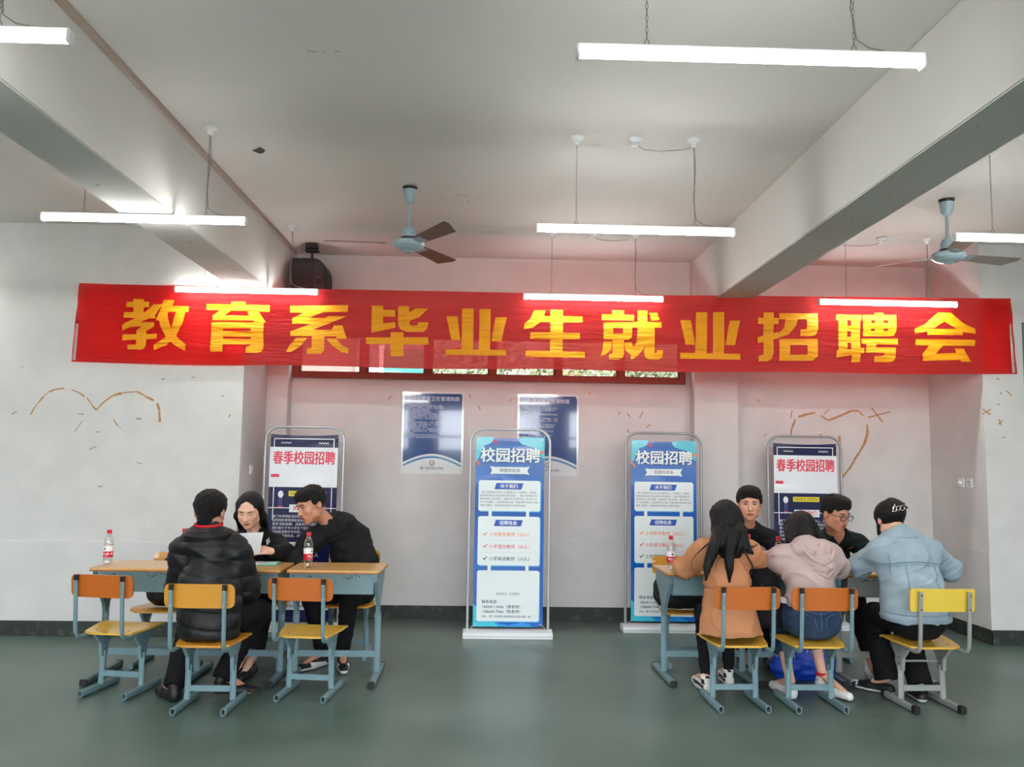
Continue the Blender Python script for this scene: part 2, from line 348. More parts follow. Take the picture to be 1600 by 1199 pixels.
flecks(wall_back, [(*CP(*q[:2]), *CP(*q[2:]), .012) for q in ((976, 647, 981, 653), (996, 654, 1001, 645), (1006, 669, 1013, 664), (976, 673, 981, 678), (964, 645, 964, 650), (605, 632, 612, 626), (793, 632, 797, 628), (730, 622, 733, 628), (745, 640, 748, 646), (916, 616, 919, 618), (1180, 622, 1184, 626), (1190, 680, 1195, 676))], 8.08, m_tape, 'tape_residue', .012)
flecks(wall_br, [(*PP(*q[:2]), *PP(*q[2:]), .012) for q in ((1572, 611, 1581, 620), (1532, 649, 1546, 641), (1533, 641, 1545, 650), (1557, 665, 1564, 658), (1558, 657, 1562, 667), (1561, 615, 1565, 616), (1556, 633, 1560, 634), (1557, 592, 1561, 594), (1563, 685, 1566, 687))], 7.17, m_tape)
flecks(wall_bl, [(-2.135, .3, -2.13, .9, .01)], 7.17, m_tapeg, 'scuff')
# switch and socket plates on the inner faces of the recess
def plate(name, x, y, z, nx, label, cat):
    t = empty(name, (x, y, z), label, cat)
    B().box(0 if nx > 0 else -.012, .012 if nx > 0 else 0, -.043, .043, -.043, .043).obj('face_plate', m_white, t, bevel=.003)
    return t
t = plate('light_switch', -2.13, 7.5, 1.4, 1, 'white light switch on the recess side wall by the left navy banner', 'switch'); B().box(.012, .018, -.015, .015, -.025, .025).obj('rocker', m_white, t, bevel=.002)
for yy, lb, kn in ((7.42, 'white wall socket nearest the room on the right recess wall', 0), (7.55, 'white plug plate just left of the right wall socket', 1)):
    t = plate('wall_socket', 4.37, yy, 1.375, -1, lb, 'socket')
    if kn: B().tube([(-.012, 0, 0), (-.04, 0, 0)], .018, 12).obj('plug', m_white, t)
    else:
        b = B()
        for yo, zo in ((-.01, .012), (.012, .012), (0, -.014)): b.box(-.0135, -.012, yo-.003, yo+.003, zo-.008, zo+.008)
        b.obj('slots', m_ink, t)

# ================================================================== ceiling fittings
def chain(b, x, y, z0, z1, r=.0022):
    n = max(2, int((z1-z0)/.021))
    for i in range(n):
        c = Vector((x, y, z0+(i+.5)*(z1-z0)/n)); h = (z1-z0)/n*.62; ax = Vector((1, 0, 0)) if i % 2 else Vector((0, 1, 0))
        b.tube([c+Vector((0, 0, 1))*h*math.sin(a)+ax*.0046*math.cos(a) for a in [2*PI*q/6 for q in range(6)]], r*.55, 3, closed=True)
LZ = 2.93
def make_lamp():
    t = empty('tube_lamp', (0, 0, 0), '-', 'lamp', 'hanging tube lamps')
    b = B(); b.box(-.61, .61, -.016, .016, .012, .034); b.obj('housing', m_lampb, t, bevel=.004)
    b = B(); pr = [(.021*math.sin(a), .005-.021*math.cos(a)) for a in [PI*(-.62+1.24*i/9) for i in range(10)]]
    b.prism(pr, 'x', -.6, .6); b.obj('diffuser', m_tube, t, smooth=False)
    for s in (-1, 1):
        B().box(min(s*.6, s*.612), max(s*.6, s*.612), -.023, .023, -.02, .03).obj('end_cap', m_lampb, t, bevel=.004)
    for s in (-1, 1):
        x = s*.365; b = B(); chain(b, x, 0, .06, CZ-LZ-.05)
        b.tube([(x-.008, 0, .034), (x-.008, 0, .05), (x, 0, .062), (x+.008, 0, .05), (x+.008, 0, .034)], .0018, 5)
        b.obj('chain', m_chain, t)
        B().lathe([(.042, 0), (.044, -.01), (.036, -.02), (.022, -.024), (.02, -.038), (.012, -.05), (.003, -.052)][::-1], (x, 0, CZ-LZ), 20).obj('ceiling_rose', m_white, t, smooth=True)
    b = B(); b.tube([(.365, .008, CZ-LZ-.045), (.375, .01, .4), (.36, .01, .2), (.375, 0, .08), (.42, 0, .05), (.5, 0, .036)], .0028, 6)
    b.obj('cable', m_cable, t)
    return t
first = make_lamp(); used = False
lamps = [
 (.885, 7.05, 'glowing tube lamp in front of the middle of the red banner'),
 (-2.10, 7.05, 'glowing tube lamp in front of the left end of the red banner'),
 (3.46, 7.02, 'glowing tube lamp in front of the right end of the red banner'),
 (.875, 4.93, 'glowing tube lamp hanging between the two ceiling fans'),
 (-2.10, 4.93, 'glowing tube lamp crossing beneath the left concrete beam'),
 (3.46, 4.92, 'glowing tube lamp by the right-hand ceiling fan, cut off by the frame'),
 (.89, 2.74, 'large near tube lamp at the top, between the beams'),
 (-2.06, 2.74, 'near tube lamp in the top left corner of the photo'),
 (3.46, 2.74, 'near tube lamp right of the right beam'),
 (-5.08, 7.0, 'tube lamp by the far left of the back wall'), (-5.08, 4.93, 'tube lamp left of the left beam, middle row'), (-5.08, 2.74, 'tube lamp left of the left beam, near row'),
 (6.2, 4.93, 'tube lamp far right, middle row')]
for yy in (.5, -1.8, -4.1):  # unseen extra rows behind the viewpoint, added to light the room
    for xx in (-5.08, -2.1, .88, 3.46): lamps.append((xx, yy, None))
for i, (x, y, lb) in enumerate(lamps):
    o = first if i == 0 else dup(first)
    o.location = (x, y, LZ); o['label'] = lb or ('unseen tube lamp of the extra rows behind the viewpoint')
    if lb is None: o['group'] = 'unseen extra tube lamps behind the viewpoint'
# spare roses with loops of cable
def spare_rose(x, y, pts, label):
    t = empty('ceiling_rose', (x, y, CZ), label, 'ceiling rose')
    B().lathe([(.044, 0), (.046, -.012), (.034, -.022), (.026, -.03), (.026, -.05), (.006, -.056)][::-1], (0, 0, 0), 20).obj('cover', m_white, t, smooth=True)
    B().tube(pts, .003, 6).obj('cable', m_cable, t)
spare_rose(.87, 4.93, [(.02, 0, -.05), (.06, 0, -.075), (.16, 0, -.08), (.28, 0, -.07), (.35, 0, -.055)], 'white ceiling rose whose cable loops right to the middle lamp')
spare_rose(.87, 7.05, [(.02, 0, -.05), (.08, 0, -.07), (.2, 0, -.075), (.32, 0, -.06)], 'white ceiling rose above the banner centre lamp')
spare_rose(3.42, 7.02, [(-.02, 0, -.05), (-.08, 0, -.07), (-.2, 0, -.08), (-.34, .02, -.07)], 'white ceiling rose above the right end of the banner')
tag(B().tube([(3.7, 4.6, CZ-.005), (3.9, 4.62, CZ-.02), (4.1, 4.7, CZ-.015), (4.6, 4.75, CZ-.01)], .003, 6).obj('cable', m_cable), 'thin cable running along the ceiling at the upper right edge', 'cable')
# chips in the ceiling plaster
cl = bpy.data.objects['ceiling']
B().prism([(-1.585, 5.30), (-1.55, 5.35), (-1.52, 5.33), (-1.50, 5.29), (-1.52, 5.24), (-1.56, 5.28)], 'z', CZ-.004, CZ+.001).obj('plaster_chip', mat('chip_dark', (66, 60, 52), .9), cl)
for x0, y0, n, rr in ((-.2, 6.2, 12, .22), (-.9, 3.93, 7, .2)):
    for i in range(n):
        a = random.uniform(0, 2*PI); x = x0+rr*random.uniform(.3, 1)*math.cos(a); y = y0+rr*(.8 if n > 8 else .04)*random.uniform(.3, 1)*math.sin(a); q = random.uniform(.01, .03)
        B().prism([(x, y), (x+q, y+.004), (x+q*.8, y+q*.5), (x+.002, y+q*.4)], 'z', CZ-.0025, CZ+.001).obj('plaster_flake', mat('flake', (176, 172, 160), .9) if i == 0 and n > 8 else bpy.data.materials['flake'], cl)
for i in range(26):
    y = random.uniform(3, 7.6); x = random.uniform(2.03, 2.28) if i % 2 else random.uniform(-2.2, -1.98); q = random.uniform(.01, .035)
    z = 2.98 if i % 2 else 2.97
    par = bpy.data.objects['beam.001'] if i % 2 else bpy.data.objects['beam']
    B().prism([(x, y), (x+q*.4, y+.01), (x+q*.5, y+q), (x-.004, y+q*.7)], 'z', z-.0025, z+.001).obj('plaster_flake', bpy.data.materials['flake'] if i % 3 else m_tapeg, par)

def make_fan():
    t = empty('ceiling_fan', (0, 0, 0), '-', 'fan', 'ceiling fans')
    B().lathe([(.012, -.13), (.03, -.12), (.042, -.10), (.05, -.05), (.052, -.025), (.046, -.022)], (0, 0, CZ), 24).obj('canopy', m_fanb, t, smooth=True)
    B().lathe([(.012, -.025), (.05, -.024), (.055, -.004), (.03, -.001)], (0, 0, CZ), 16).obj('hook_hole', m_black, t)
    B().tube([(0, 0, CZ-.12), (0, 0, 3.22)], .0115, 12).obj('downrod', m_fanb, t, smooth=True)
    B().lathe([(.047, 3.135), (.05, 3.15), (.05, 3.18), (.042, 3.205), (.025, 3.218), (.012, 3.222)], (0, 0, 0), 24).obj('lower_cup', m_fanb, t, smooth=True)
    B().lathe([(.02, 3.105), (.06, 3.108), (.06, 3.136), (.02, 3.137)], (0, 0, 0), 24).obj('motor_shaft', m_black, t)
    B().lathe([(.012, 3.022), (.03, 3.026), (.035, 3.034), (.08, 3.045), (.102, 3.058), (.105, 3.064), (.112, 3.068), (.112, 3.074), (.118, 3.082), (.118, 3.098), (.108, 3.108), (.06, 3.112)], (0, 0, 0), 32).obj('motor_housing', m_fanb, t, smooth=True)
    for i in range(3):
        a = 2*PI*i/3; M = Matrix.Rotation(a, 3, 'Z')
        tw = math.radians(-13)
        def P(r, s, dz=0): v = M @ Vector((r, s*math.cos(tw), s*math.sin(tw)+dz)); return (v.x, v.y, v.z+3.088)
        vs = [P(.16, -.05), P(.16, .05), P(.55, .070), P(.62, -.03), P(.61, -.070)]
        vs += [P(r, s, .004) for r, s in ((.16, -.05), (.16, .05), (.55, .070), (.62, -.03), (.61, -.070))]
        b = B().add(vs, [(0, 1, 2, 3, 4), (9, 8, 7, 6, 5)]+[(k_, (k_+1) % 5, 5+(k_+1) % 5, 5+k_) for k_ in range(5)])
        bo = b.obj('blade', m_blade, t)
        b = B(); vs = [P(.09, -.022, -.004), P(.09, .022, -.004), P(.21, .04, -.004), P(.21, -.04, -.004)]; vs += [tuple(Vector(v)+Vector((0, 0, .003))) for v in vs]
        b.add(vs, [(0, 1, 2, 3), (7, 6, 5, 4), (0, 1, 5, 4), (1, 2, 6, 5), (2, 3, 7, 6), (3, 0, 4, 7)]); b.obj('bracket', m_fanb, bo)
    return t
fan = make_fan(); fan.location = (-.615, 5.96, 0); fan.rotation_euler.z = math.radians(184); fan['label'] = 'ceiling fan with pale blue motor and dark brown blades, between the beams'
f2 = dup(fan); f2.location = (3.40, 5.95, 0); f2.rotation_euler.z = math.radians(14); f2['label'] = 'ceiling fan with greyish blades right of the right beam'
for ch in f2.children:
    if ch.name.startswith('blade'): ch.data = ch.data.copy(); ch.data.materials[0] = m_blade2
# speaker
t = empty('loudspeaker', (-1.69, 7.66, 3.0), 'black loudspeaker hanging from the ceiling over the left part of the banner', 'speaker')
sp = [(-.17, -.05), (.17, -.05)]+[(.17-.13+.13*math.cos(a), .35-.16+.16*math.sin(a)) for a in [PI*.5*k_/8 for k_ in range(9)]]+[(-.17, .345)]
B().prism(sp, 'y', -.14, .14).obj('cabinet', mat('speaker_black', (14, 14, 16), .55, bump=.2, bscale=200), t, bevel=.006)
sg = [(-.15, -.03), (.05, -.03), (.05, .32), (-.15, .32)]; B().prism(sg, 'y', -.15, -.14).obj('grille', mat('grille_cloth', (20, 21, 24), .8, bump=.5, bscale=400), t, bevel=.003)
B().lathe([(.001, 0), (.05, 0), (.055, .012), (.04, .014), (.02, .006), (.001, .006)], (0, 0, 0), 20).obj('tweeter_horn', mat('horn', (16, 16, 17), .6), t).matrix_basis = Matrix.Translation((.11, -.142, .14)) @ Matrix.Rotation(PI/2, 4, 'X')
B().tube([(0, 0, .34), (0, 0, .45)], .012, 8).box(-.06, .06, -.04, .04, .44, .455).box(-.06, .05, -.04, .04, .47, .515).tube([(-.03, 0, .45), (.02, 0, .49)], .02, 8).obj('ceiling_bracket', m_black, t)

# ================================================================== the banner
from mathutils.geometry import tessellate_polygon
def by(x, z): return 7.148-.006*math.sin(x*2.1+z*3)-.004*math.sin(z*26+x*1.7+.8*math.sin(x*3.1))-.0025*math.sin(x*9+z*17+2*math.sin(x*1.3))
def btop(x): return 2.99+(x+3.56)*(.04/8.19)-.022*math.sin(PI*(x+3.56)/8.2)
def bbot(x): return 2.30+(x+3.56)*(.045/8.19)-.012*math.sin(PI*(x+3.56)/8.2)+.006*math.sin(x*3)
ban = empty('banner', (.53, 7.15, 2.3), 'long red cloth banner with yellow characters stretched across the recess', 'banner')
nx, nz = 460, 40; vs = []; fs = []
for i in range(nx+1):
    x = -3.57+8.21*i/nx
    for j in range(nz+1):
        zz = bbot(x)+(btop(x)-bbot(x))*j/nz; vs.append((x-.53+(.03*(1-j/nz) if i == nx else -.03*(1-j/nz) if i == 0 else 0), by(x, zz)-7.15, zz-2.3))
for i in range(nx):
    for j in range(nz): a = i*(nz+1)+j; fs.append((a, a+nz+1, a+nz+2, a+1))
b = B().add(vs, fs); b.obj('cloth', m_banner, ban, smooth=True)
GLYPHS = [
  [[-3156,2835,-2963,2839,-2961,2792,-3156,2788],[-3098,2861,-3009,2863,-3002,2737,-3091,2735],[-3173,2744,-2904,2749,-2901,2693,-3171,2694],[-2927,2819,-2851,2823,-2908,2713,-3179,2582,-3180,2636,-3010,2724],[-3120,2654,-2908,2661,-2906,2625,-2958,2589,-3053,2593,-3011,2623,-3105,2616],[-3175,2550,-2882,2560,-2880,2517,-3174,2498],[-3060,2593,-2975,2595,-2968,2459,-2981,2430,-3006,2419,-3122,2419,-3124,2460,-3059,2462,-3053,2471],[-2840,2860,-2748,2859,-2767,2804,-2830,2678,-2896,2674,-2872,2752],[-2799,2809,-2624,2807,-2621,2758,-2809,2756],[-2730,2755,-2650,2757,-2662,2666,-2710,2561,-2793,2463,-2898,2416,-2903,2461,-2810,2533,-2757,2619,-2737,2716],[-2869,2688,-2803,2754,-2790,2689,-2756,2599,-2695,2523,-2629,2472,-2633,2416,-2717,2458,-2803,2534,-2853,2623]],
  [[-2260,2854,-2139,2856,-2137,2813,-2258,2811],[-2472,2831,-1927,2832,-1925,2772,-2470,2779],[-2340,2789,-2238,2791,-2312,2735,-2102,2736,-2116,2770,-2020,2772,-1955,2680,-2055,2678,-2062,2694,-2412,2686,-2414,2733],[-2421,2673,-2322,2675,-2312,2414,-2417,2415],[-2421,2673,-1974,2677,-1972,2628,-2418,2616],[-2083,2677,-1974,2677,-1968,2446,-1986,2420,-2017,2412,-2113,2411,-2115,2463,-2076,2477],[-2420,2597,-1975,2602,-1973,2552,-2417,2546],[-2417,2528,-1972,2532,-1970,2485,-2414,2479]],
  [[-1752,2830,-1250,2846,-1248,2786,-1749,2769],[-1618,2781,-1458,2781,-1584,2727,-1456,2727,-1411,2746,-1257,2746,-1554,2623,-1388,2626,-1364,2668,-1293,2667,-1250,2551,-1334,2549,-1347,2569,-1737,2565,-1739,2606,-1569,2675,-1729,2674,-1731,2721],[-1552,2571,-1444,2573,-1445,2443,-1470,2415,-1591,2412,-1593,2456,-1551,2465],[-1686,2549,-1590,2551,-1644,2479,-1725,2428,-1772,2424,-1746,2477],[-1430,2548,-1340,2549,-1294,2492,-1235,2467,-1236,2422,-1292,2433,-1370,2484]],
  [[-1042,2845,-943,2847,-942,2808,-838,2810,-836,2752,-943,2750,-941,2691,-835,2706,-833,2657,-1039,2607],[-813,2844,-716,2846,-714,2790,-661,2826,-552,2829,-621,2753,-712,2715,-712,2692,-690,2675,-645,2680,-626,2707,-549,2708,-554,2656,-585,2623,-733,2620,-792,2645,-811,2690],[-1085,2565,-544,2575,-542,2510,-1083,2507],[-872,2616,-759,2615,-757,2407,-868,2405]],
  [[-391,2764,-295,2766,-265,2551,-342,2553],[-254,2835,-154,2837,-152,2471,-253,2469],[-103,2835,-4,2837,-5,2474,-101,2472],[39,2763,137,2765,92,2551,6,2552],[-392,2474,135,2476,136,2426,-391,2425]],
  [[375,2832,474,2834,465,2784,803,2788,804,2735,435,2731,371,2681,287,2662,293,2712,344,2759],[519,2843,631,2842,629,2467,520,2468],[346,2637,781,2640,779,2584,346,2580],[305,2474,824,2474,824,2422,306,2420]],
  [[1063,2849,1169,2851,1169,2809,1063,2806],[973,2811,1258,2814,1258,2760,973,2759],[989,2739,1245,2744,1245,2694,989,2689],[989,2739,1074,2741,1074,2594,989,2592],[1158,2743,1242,2744,1237,2613,1211,2589,1159,2591],[989,2639,1231,2644,1211,2589,989,2589],[1068,2596,1169,2598,1170,2461,1153,2421,1120,2411,1036,2412,1036,2458,1068,2465],[990,2568,1061,2570,1055,2498,1003,2451,962,2440,979,2490],[1172,2565,1235,2567,1253,2521,1279,2561,1289,2699,1376,2701,1370,2589,1342,2510,1290,2450,1231,2408,1228,2455,1179,2500],[1289,2851,1376,2852,1376,2694,1289,2693],[1247,2751,1503,2753,1503,2702,1247,2700],[1391,2833,1462,2834,1486,2769,1414,2763],[1378,2701,1440,2702,1440,2505,1433,2479,1457,2475,1459,2502,1513,2503,1509,2441,1472,2418,1381,2419,1352,2445,1348,2484]],
  [[1667,2773,1761,2774,1797,2555,1714,2556],[1806,2845,1906,2847,1901,2481,1799,2479],[1956,2848,2056,2851,2053,2481,1956,2480],[2106,2777,2198,2779,2147,2558,2064,2560],[1666,2482,2198,2484,2197,2432,1665,2431]],
  [[2405,2855,2495,2857,2489,2492,2474,2446,2441,2423,2360,2419,2360,2470,2400,2480],[2356,2806,2536,2807,2533,2752,2356,2751],[2352,2634,2537,2684,2539,2628,2351,2579],[2546,2850,2890,2857,2889,2801,2543,2797],[2790,2802,2889,2804,2887,2704,2860,2660,2814,2651,2730,2652,2731,2708,2788,2712],[2598,2805,2708,2803,2690,2740,2629,2666,2543,2633,2541,2675,2584,2718],[2543,2621,2886,2628,2885,2575,2542,2568],[2543,2621,2638,2623,2635,2429,2540,2428],[2793,2626,2886,2628,2883,2476,2836,2433,2790,2432],[2541,2480,2863,2486,2836,2433,2540,2428]],
  [[3055,2850,3281,2852,3280,2803,3054,2799],[3073,2801,3152,2803,3145,2499,3066,2492],[3186,2804,3268,2805,3259,2429,3183,2425,3186,2524,3180,2548],[3071,2748,3267,2752,3265,2705,3070,2702],[3069,2650,3264,2654,3263,2603,3068,2599],[3050,2528,3294,2556,3292,2508,3048,2467],[3293,2852,3367,2854,3362,2661,3299,2660],[3402,2874,3481,2876,3475,2663,3396,2662],[3520,2857,3597,2858,3590,2714,3567,2671,3514,2664],[3291,2852,3597,2858,3595,2807,3290,2801],[3292,2779,3592,2785,3591,2734,3290,2728],[3290,2706,3588,2712,3567,2671,3543,2665,3292,2662],[3276,2640,3606,2646,3604,2590,3275,2593],[3321,2597,3413,2599,3400,2562,3583,2566,3574,2471,3548,2437,3512,2431,3384,2431,3385,2482,3465,2486,3480,2515,3307,2514]],
  [[3972,2886,4089,2888,4031,2809,3924,2739,3862,2714,3757,2691,3756,2736,3852,2780],[3972,2886,4091,2888,4208,2794,4307,2747,4305,2702,4193,2716,4121,2755,4031,2809],[3873,2739,4192,2746,4190,2689,3871,2683],[3764,2645,4299,2648,4297,2594,3763,2590],[3889,2596,4011,2591,3935,2514,4131,2528,4114,2566,4200,2568,4257,2450,4165,2448,4157,2465,3823,2451,3819,2509]],]
for g in GLYPHS:
    vs = []; fs = []
    def sub(t, d=0):
        e = [(t[(i+1) % 3]-t[i]).length for i in range(3)]; i = e.index(max(e))
        if e[i] < .022 or d > 12:
            o_ = len(vs); vs.extend((q.x-.53, by(q.x, q.y)-7.15-.0035, q.y-2.3) for q in t); fs.append((o_, o_+1, o_+2)); return
        m_ = (t[i]+t[(i+1) % 3])/2; sub((t[i], m_, t[(i+2) % 3]), d+1); sub((m_, t[(i+1) % 3], t[(i+2) % 3]), d+1)
    for poly in g:
        pv = [Vector((poly[k_]/1000, poly[k_+1]/1000, 0)) for k_ in range(0, len(poly), 2)]
        for tr in tessellate_polygon([pv]): 
            t = [pv[i] if isinstance(i, int) else i for i in tr]
            if ((t[1]-t[0]).cross(t[2]-t[0])).z < 0: t = [t[0], t[2], t[1]]
            sub(tuple(t))
    me = bpy.data.meshes.new('painted_character'); me.from_pydata(vs, [], fs); me.materials.append(m_gold)
    bm = bmesh.new(); bm.from_mesh(me); bmesh.ops.remove_doubles(bm, verts=bm.verts, dist=.0002); bm.to_mesh(me); bm.free()
    me.polygons.foreach_set('use_smooth', [True]*len(me.polygons))
    o = bpy.data.objects.new('painted_character', me); C.objects.link(o); o.parent = ban
m_clear = mat('clear_tape', (240, 236, 236), .15, trans=.6, ior=1.2)
B().prism([(-4.115, .02), (-4.09, .02), (-4.085, .38), (-4.10, .40)], 'y', -.008, -.0065).obj('tape_strip', m_clear, ban)
B().prism([(4.09, .06), (4.115, .06), (4.095, .5), (4.08, .48)], 'y', -.010, -.0085).obj('tape_strip', m_clear, ban)

# ================================================================== notice boards on the back wall
m_pblue = mat('poster_blue', (34, 62, 120), .08, rgb2=(44, 78, 142), vscale=3, coat=.45)
m_pwhite = mat('poster_white', (222, 224, 226), .1, coat=1)
m_pmid = mat('poster_mid_blue', (70, 128, 184), .1, coat=1)
m_ptext = mat('poster_text', (196, 206, 226), .4)
def poster(x0, z0, title, label, lines):
    W, H = .60, .80
    t = empty('notice_board', (x0, 8.08, z0), label, 'poster', 'blue notice boards on the back wall')
    B().box(0, W, -.012, 0, 0, H).obj('panel', m_pwhite, t, bevel=.004)
    def arc(z_, h_, n=20): return [(.018+(W-.036)*k_/n, z_+h_*math.sin(PI*(.05+.9*k_/n))) for k_ in range(n+1)]
    B().prism([(W-.018, H-.018), (.018, H-.018)]+arc(.09, .10), 'y', -.0135, -.012).obj('blue_print', m_pblue, t)
    b = B()
    for dz, th in ((.005, .008), (-.016, .02)):
        a = arc(.09+dz, .10); c = arc(.09+dz-th, .10)
        for k_ in range(20): b.prism([a[k_], a[k_+1], c[k_+1], c[k_]], 'y', -.0148, -.0136, 0 if th < .01 else 1)
    b.obj('swoosh', [m_pwhite, m_pmid], t)
    text(title, .047, W/2, H-.085, -.0145, m_ptext, 'title_text', t, 'CENTER', .012)
    text('\n'.join(lines), .0205, .04, H-.145, -.0145, m_ptext, 'rules_text', t, bold=.01)
    b = B(); b.tube([(W/2+.024*math.cos(a), -.014, .105+.024*math.sin(a)) for a in [2*PI*q/20 for q in range(20)]], .003, 5, closed=True)
    b.tube([(W/2-.01, -.014, .10), (W/2, -.014, .093), (W/2+.012, -.014, .104), (W/2+.004, -.014, .112)], .003, 5); b.obj('emblem', m_ink, t)
    text('厦门城市职业学院', .028, W/2, .045, -.014, m_ink, 'school_name', t, 'CENTER', .02, rot=0)
    for x in (.02, W-.02):
        for z in (.03, H-.03): B().tube([(x, -.012, z), (x, -.016, z)], .006, 10).obj('screw', m_steel, t)
poster(-.85, 1.375, '多媒体教室卫生管理制度', 'blue notice board left of the middle stand, full face visible', ['    多媒体教室是教学的重要场所,为保持', '教室卫生，给师生一个舒适、整洁的教学', '环境，特制定本管理制度：', '    1.严禁在教室内吸烟饮食。', '    2.严禁乱涂乱画桌椅,爱护财物。', '    3.严禁乱扔果皮纸屑，保持清洁卫生。', '    4.严禁随地吐痰。值日班级负责，每天', '清扫教室。', '    5.课后关闭设备电源，门窗，值日', '生，擦黑板、讲台桌面卫生，打扫地面。', '    6.保持教室空气流通。', '    7.每周大扫除一次，包括窗台、墙面', '电器、风扇等设备卫生，请勿攀爬，', '确保安全。', '    8.教室使用单位要自觉遵守规定。', '    9.违反上述规定者按有关规定处理。'])
poster(.275, 1.37, '多媒体教室管理制度', 'blue notice board half hidden behind the middle stand', ['    凡进入多媒体教室人员必须遵守规定。', '    一、教师应提前做好上课准备工作，', '正确操作，爱护设备。', '    二、未经允许不得擅自拆装移动设备，', '严禁在教室内吸烟。', '    三、保持室内卫生，严禁喧哗、打闹。', '    四、严格遵守操作规程，开机，关机，', '如有故障应及时报告。', '    五、严禁私自安装，严禁删除软件。', '    六、使用完毕，应检查设备电源,', '关好门窗。', '    七、严禁利用设备从事违法活动，', '违者依法处理。', '    八、本制度由教务处负责解释。'])

# ================================================================== display stands
def stand_frame(t, mf, W=.70, H=1.79, base=True):
    if base:
        b = B(); b.prism([(-.11, 0), (.09, 0), (.09, .05), (.03, .062), (-.11, .05)], 'x', -W/2-.035, W/2+.035); b.obj('base', m_white, t, bevel=.004)
        B().box(-W/2-.036, W/2+.036, -.113, -.111, .018, .024).obj('base_groove', m_frame, t)
    r = .12; pts = [(-W/2, 0, .05)]+[(-W/2+r-r*math.cos(a), 0, H-r+r*math.sin(a)) for a in [PI/2*k_/6 for k_ in range(7)]]+[(W/2-r+r*math.sin(a), 0, H-r+r*math.cos(a)) for a in [PI/2*k_/6 for k_ in range(7)]]+[(W/2, 0, .05)]
    B().tube(pts, .0125, 10).obj('tube_frame', mf, t, smooth=True)
    b = B()
    for s in (-1, 1): b.tube([(s*.295, -.012, 1.70), (s*(W/2-.04), 0, H-.035)], .0018, 5); b.tube([(s*.295, -.012, .10), (s*.33, 0, .062)], .0018, 5)
    b.obj('elastic_cord', m_white, t)
PW, PH, PT = .605, 1.635, 1.722
def panel(t, mm, folds=.0016):
    nx, nz = 24, 60; vs = []; fs = []
    for i in range(nx+1):
        for j in range(nz+1):
            u = i/nx; v = j/nz; z = PT-PH*v
            y = -.012-folds*(math.exp(-v*9)*math.sin(u*PI*2)*1.5)-folds*.4*math.sin(u*5+v*7)
            y -= folds*1.2*math.exp(-((v-.012)/.008)**2)
            vs.append((-PW/2+PW*u, y, z-.012*math.sin(PI*u)*math.exp(-v*25)))
    for i in range(nx):
        for j in range(nz): a = i*(nz+1)+j; fs.append((a, a+1, a+nz+2, a+nz+1))
    return B().add(vs, fs).obj('print_sheet', mm, t, smooth=True)
YP = -.0205
def flat(t, name, pts, mtl, k_=0, par=None):
    B().prism([(-PW/2+u, PT-v) for u, v in pts], 'y', YP-.0006*k_-.0005, YP-.0006*k_).obj(name, mtl, par or t)
def card(u0, u1, v0, v1, r=.018): return [(x, -z) for x, z in rrect(u0, u1, -v1, -v0, r, 4)]
m_sblue = mat('stand_blue', (16, 96, 184), .2, coat=.25, rgb2=(14, 88, 172), vscale=2)
m_steal = mat('stand_teal', (58, 186, 206), .2, coat=.25); m_ssky = mat('stand_sky', (36, 142, 218), .2, coat=.25)
m_scard = mat('stand_card', (226, 234, 234), .3); m_sedge = mat('card_shadow', (96, 178, 226), .3)
m_stag = mat('tag_blue', (28, 72, 172), .3); m_stxt = mat('text_navy', (30, 40, 74), .5); m_sor = mat('text_orange', (226, 132, 78), .5); m_spk = mat('text_pink', (214, 62, 104), .5)
m_stitle = mat('title_white', (228, 238, 238), .3); m_sshadow = mat('title_shadow', (24, 60, 120), .4); m_line = mat('rule_line', (200, 206, 208), .5); m_gtxt = mat('text_grey', (96, 100, 106), .5)
def T(t, s, size, u, v, mm, name='printed_text', al='LEFT', bold=0, k_=4, sx=1, space=1): return text(s, size, -PW/2+u, PT-v, YP-.0006*k_, mm, name, t, al, bold, sx=sx, space=space)
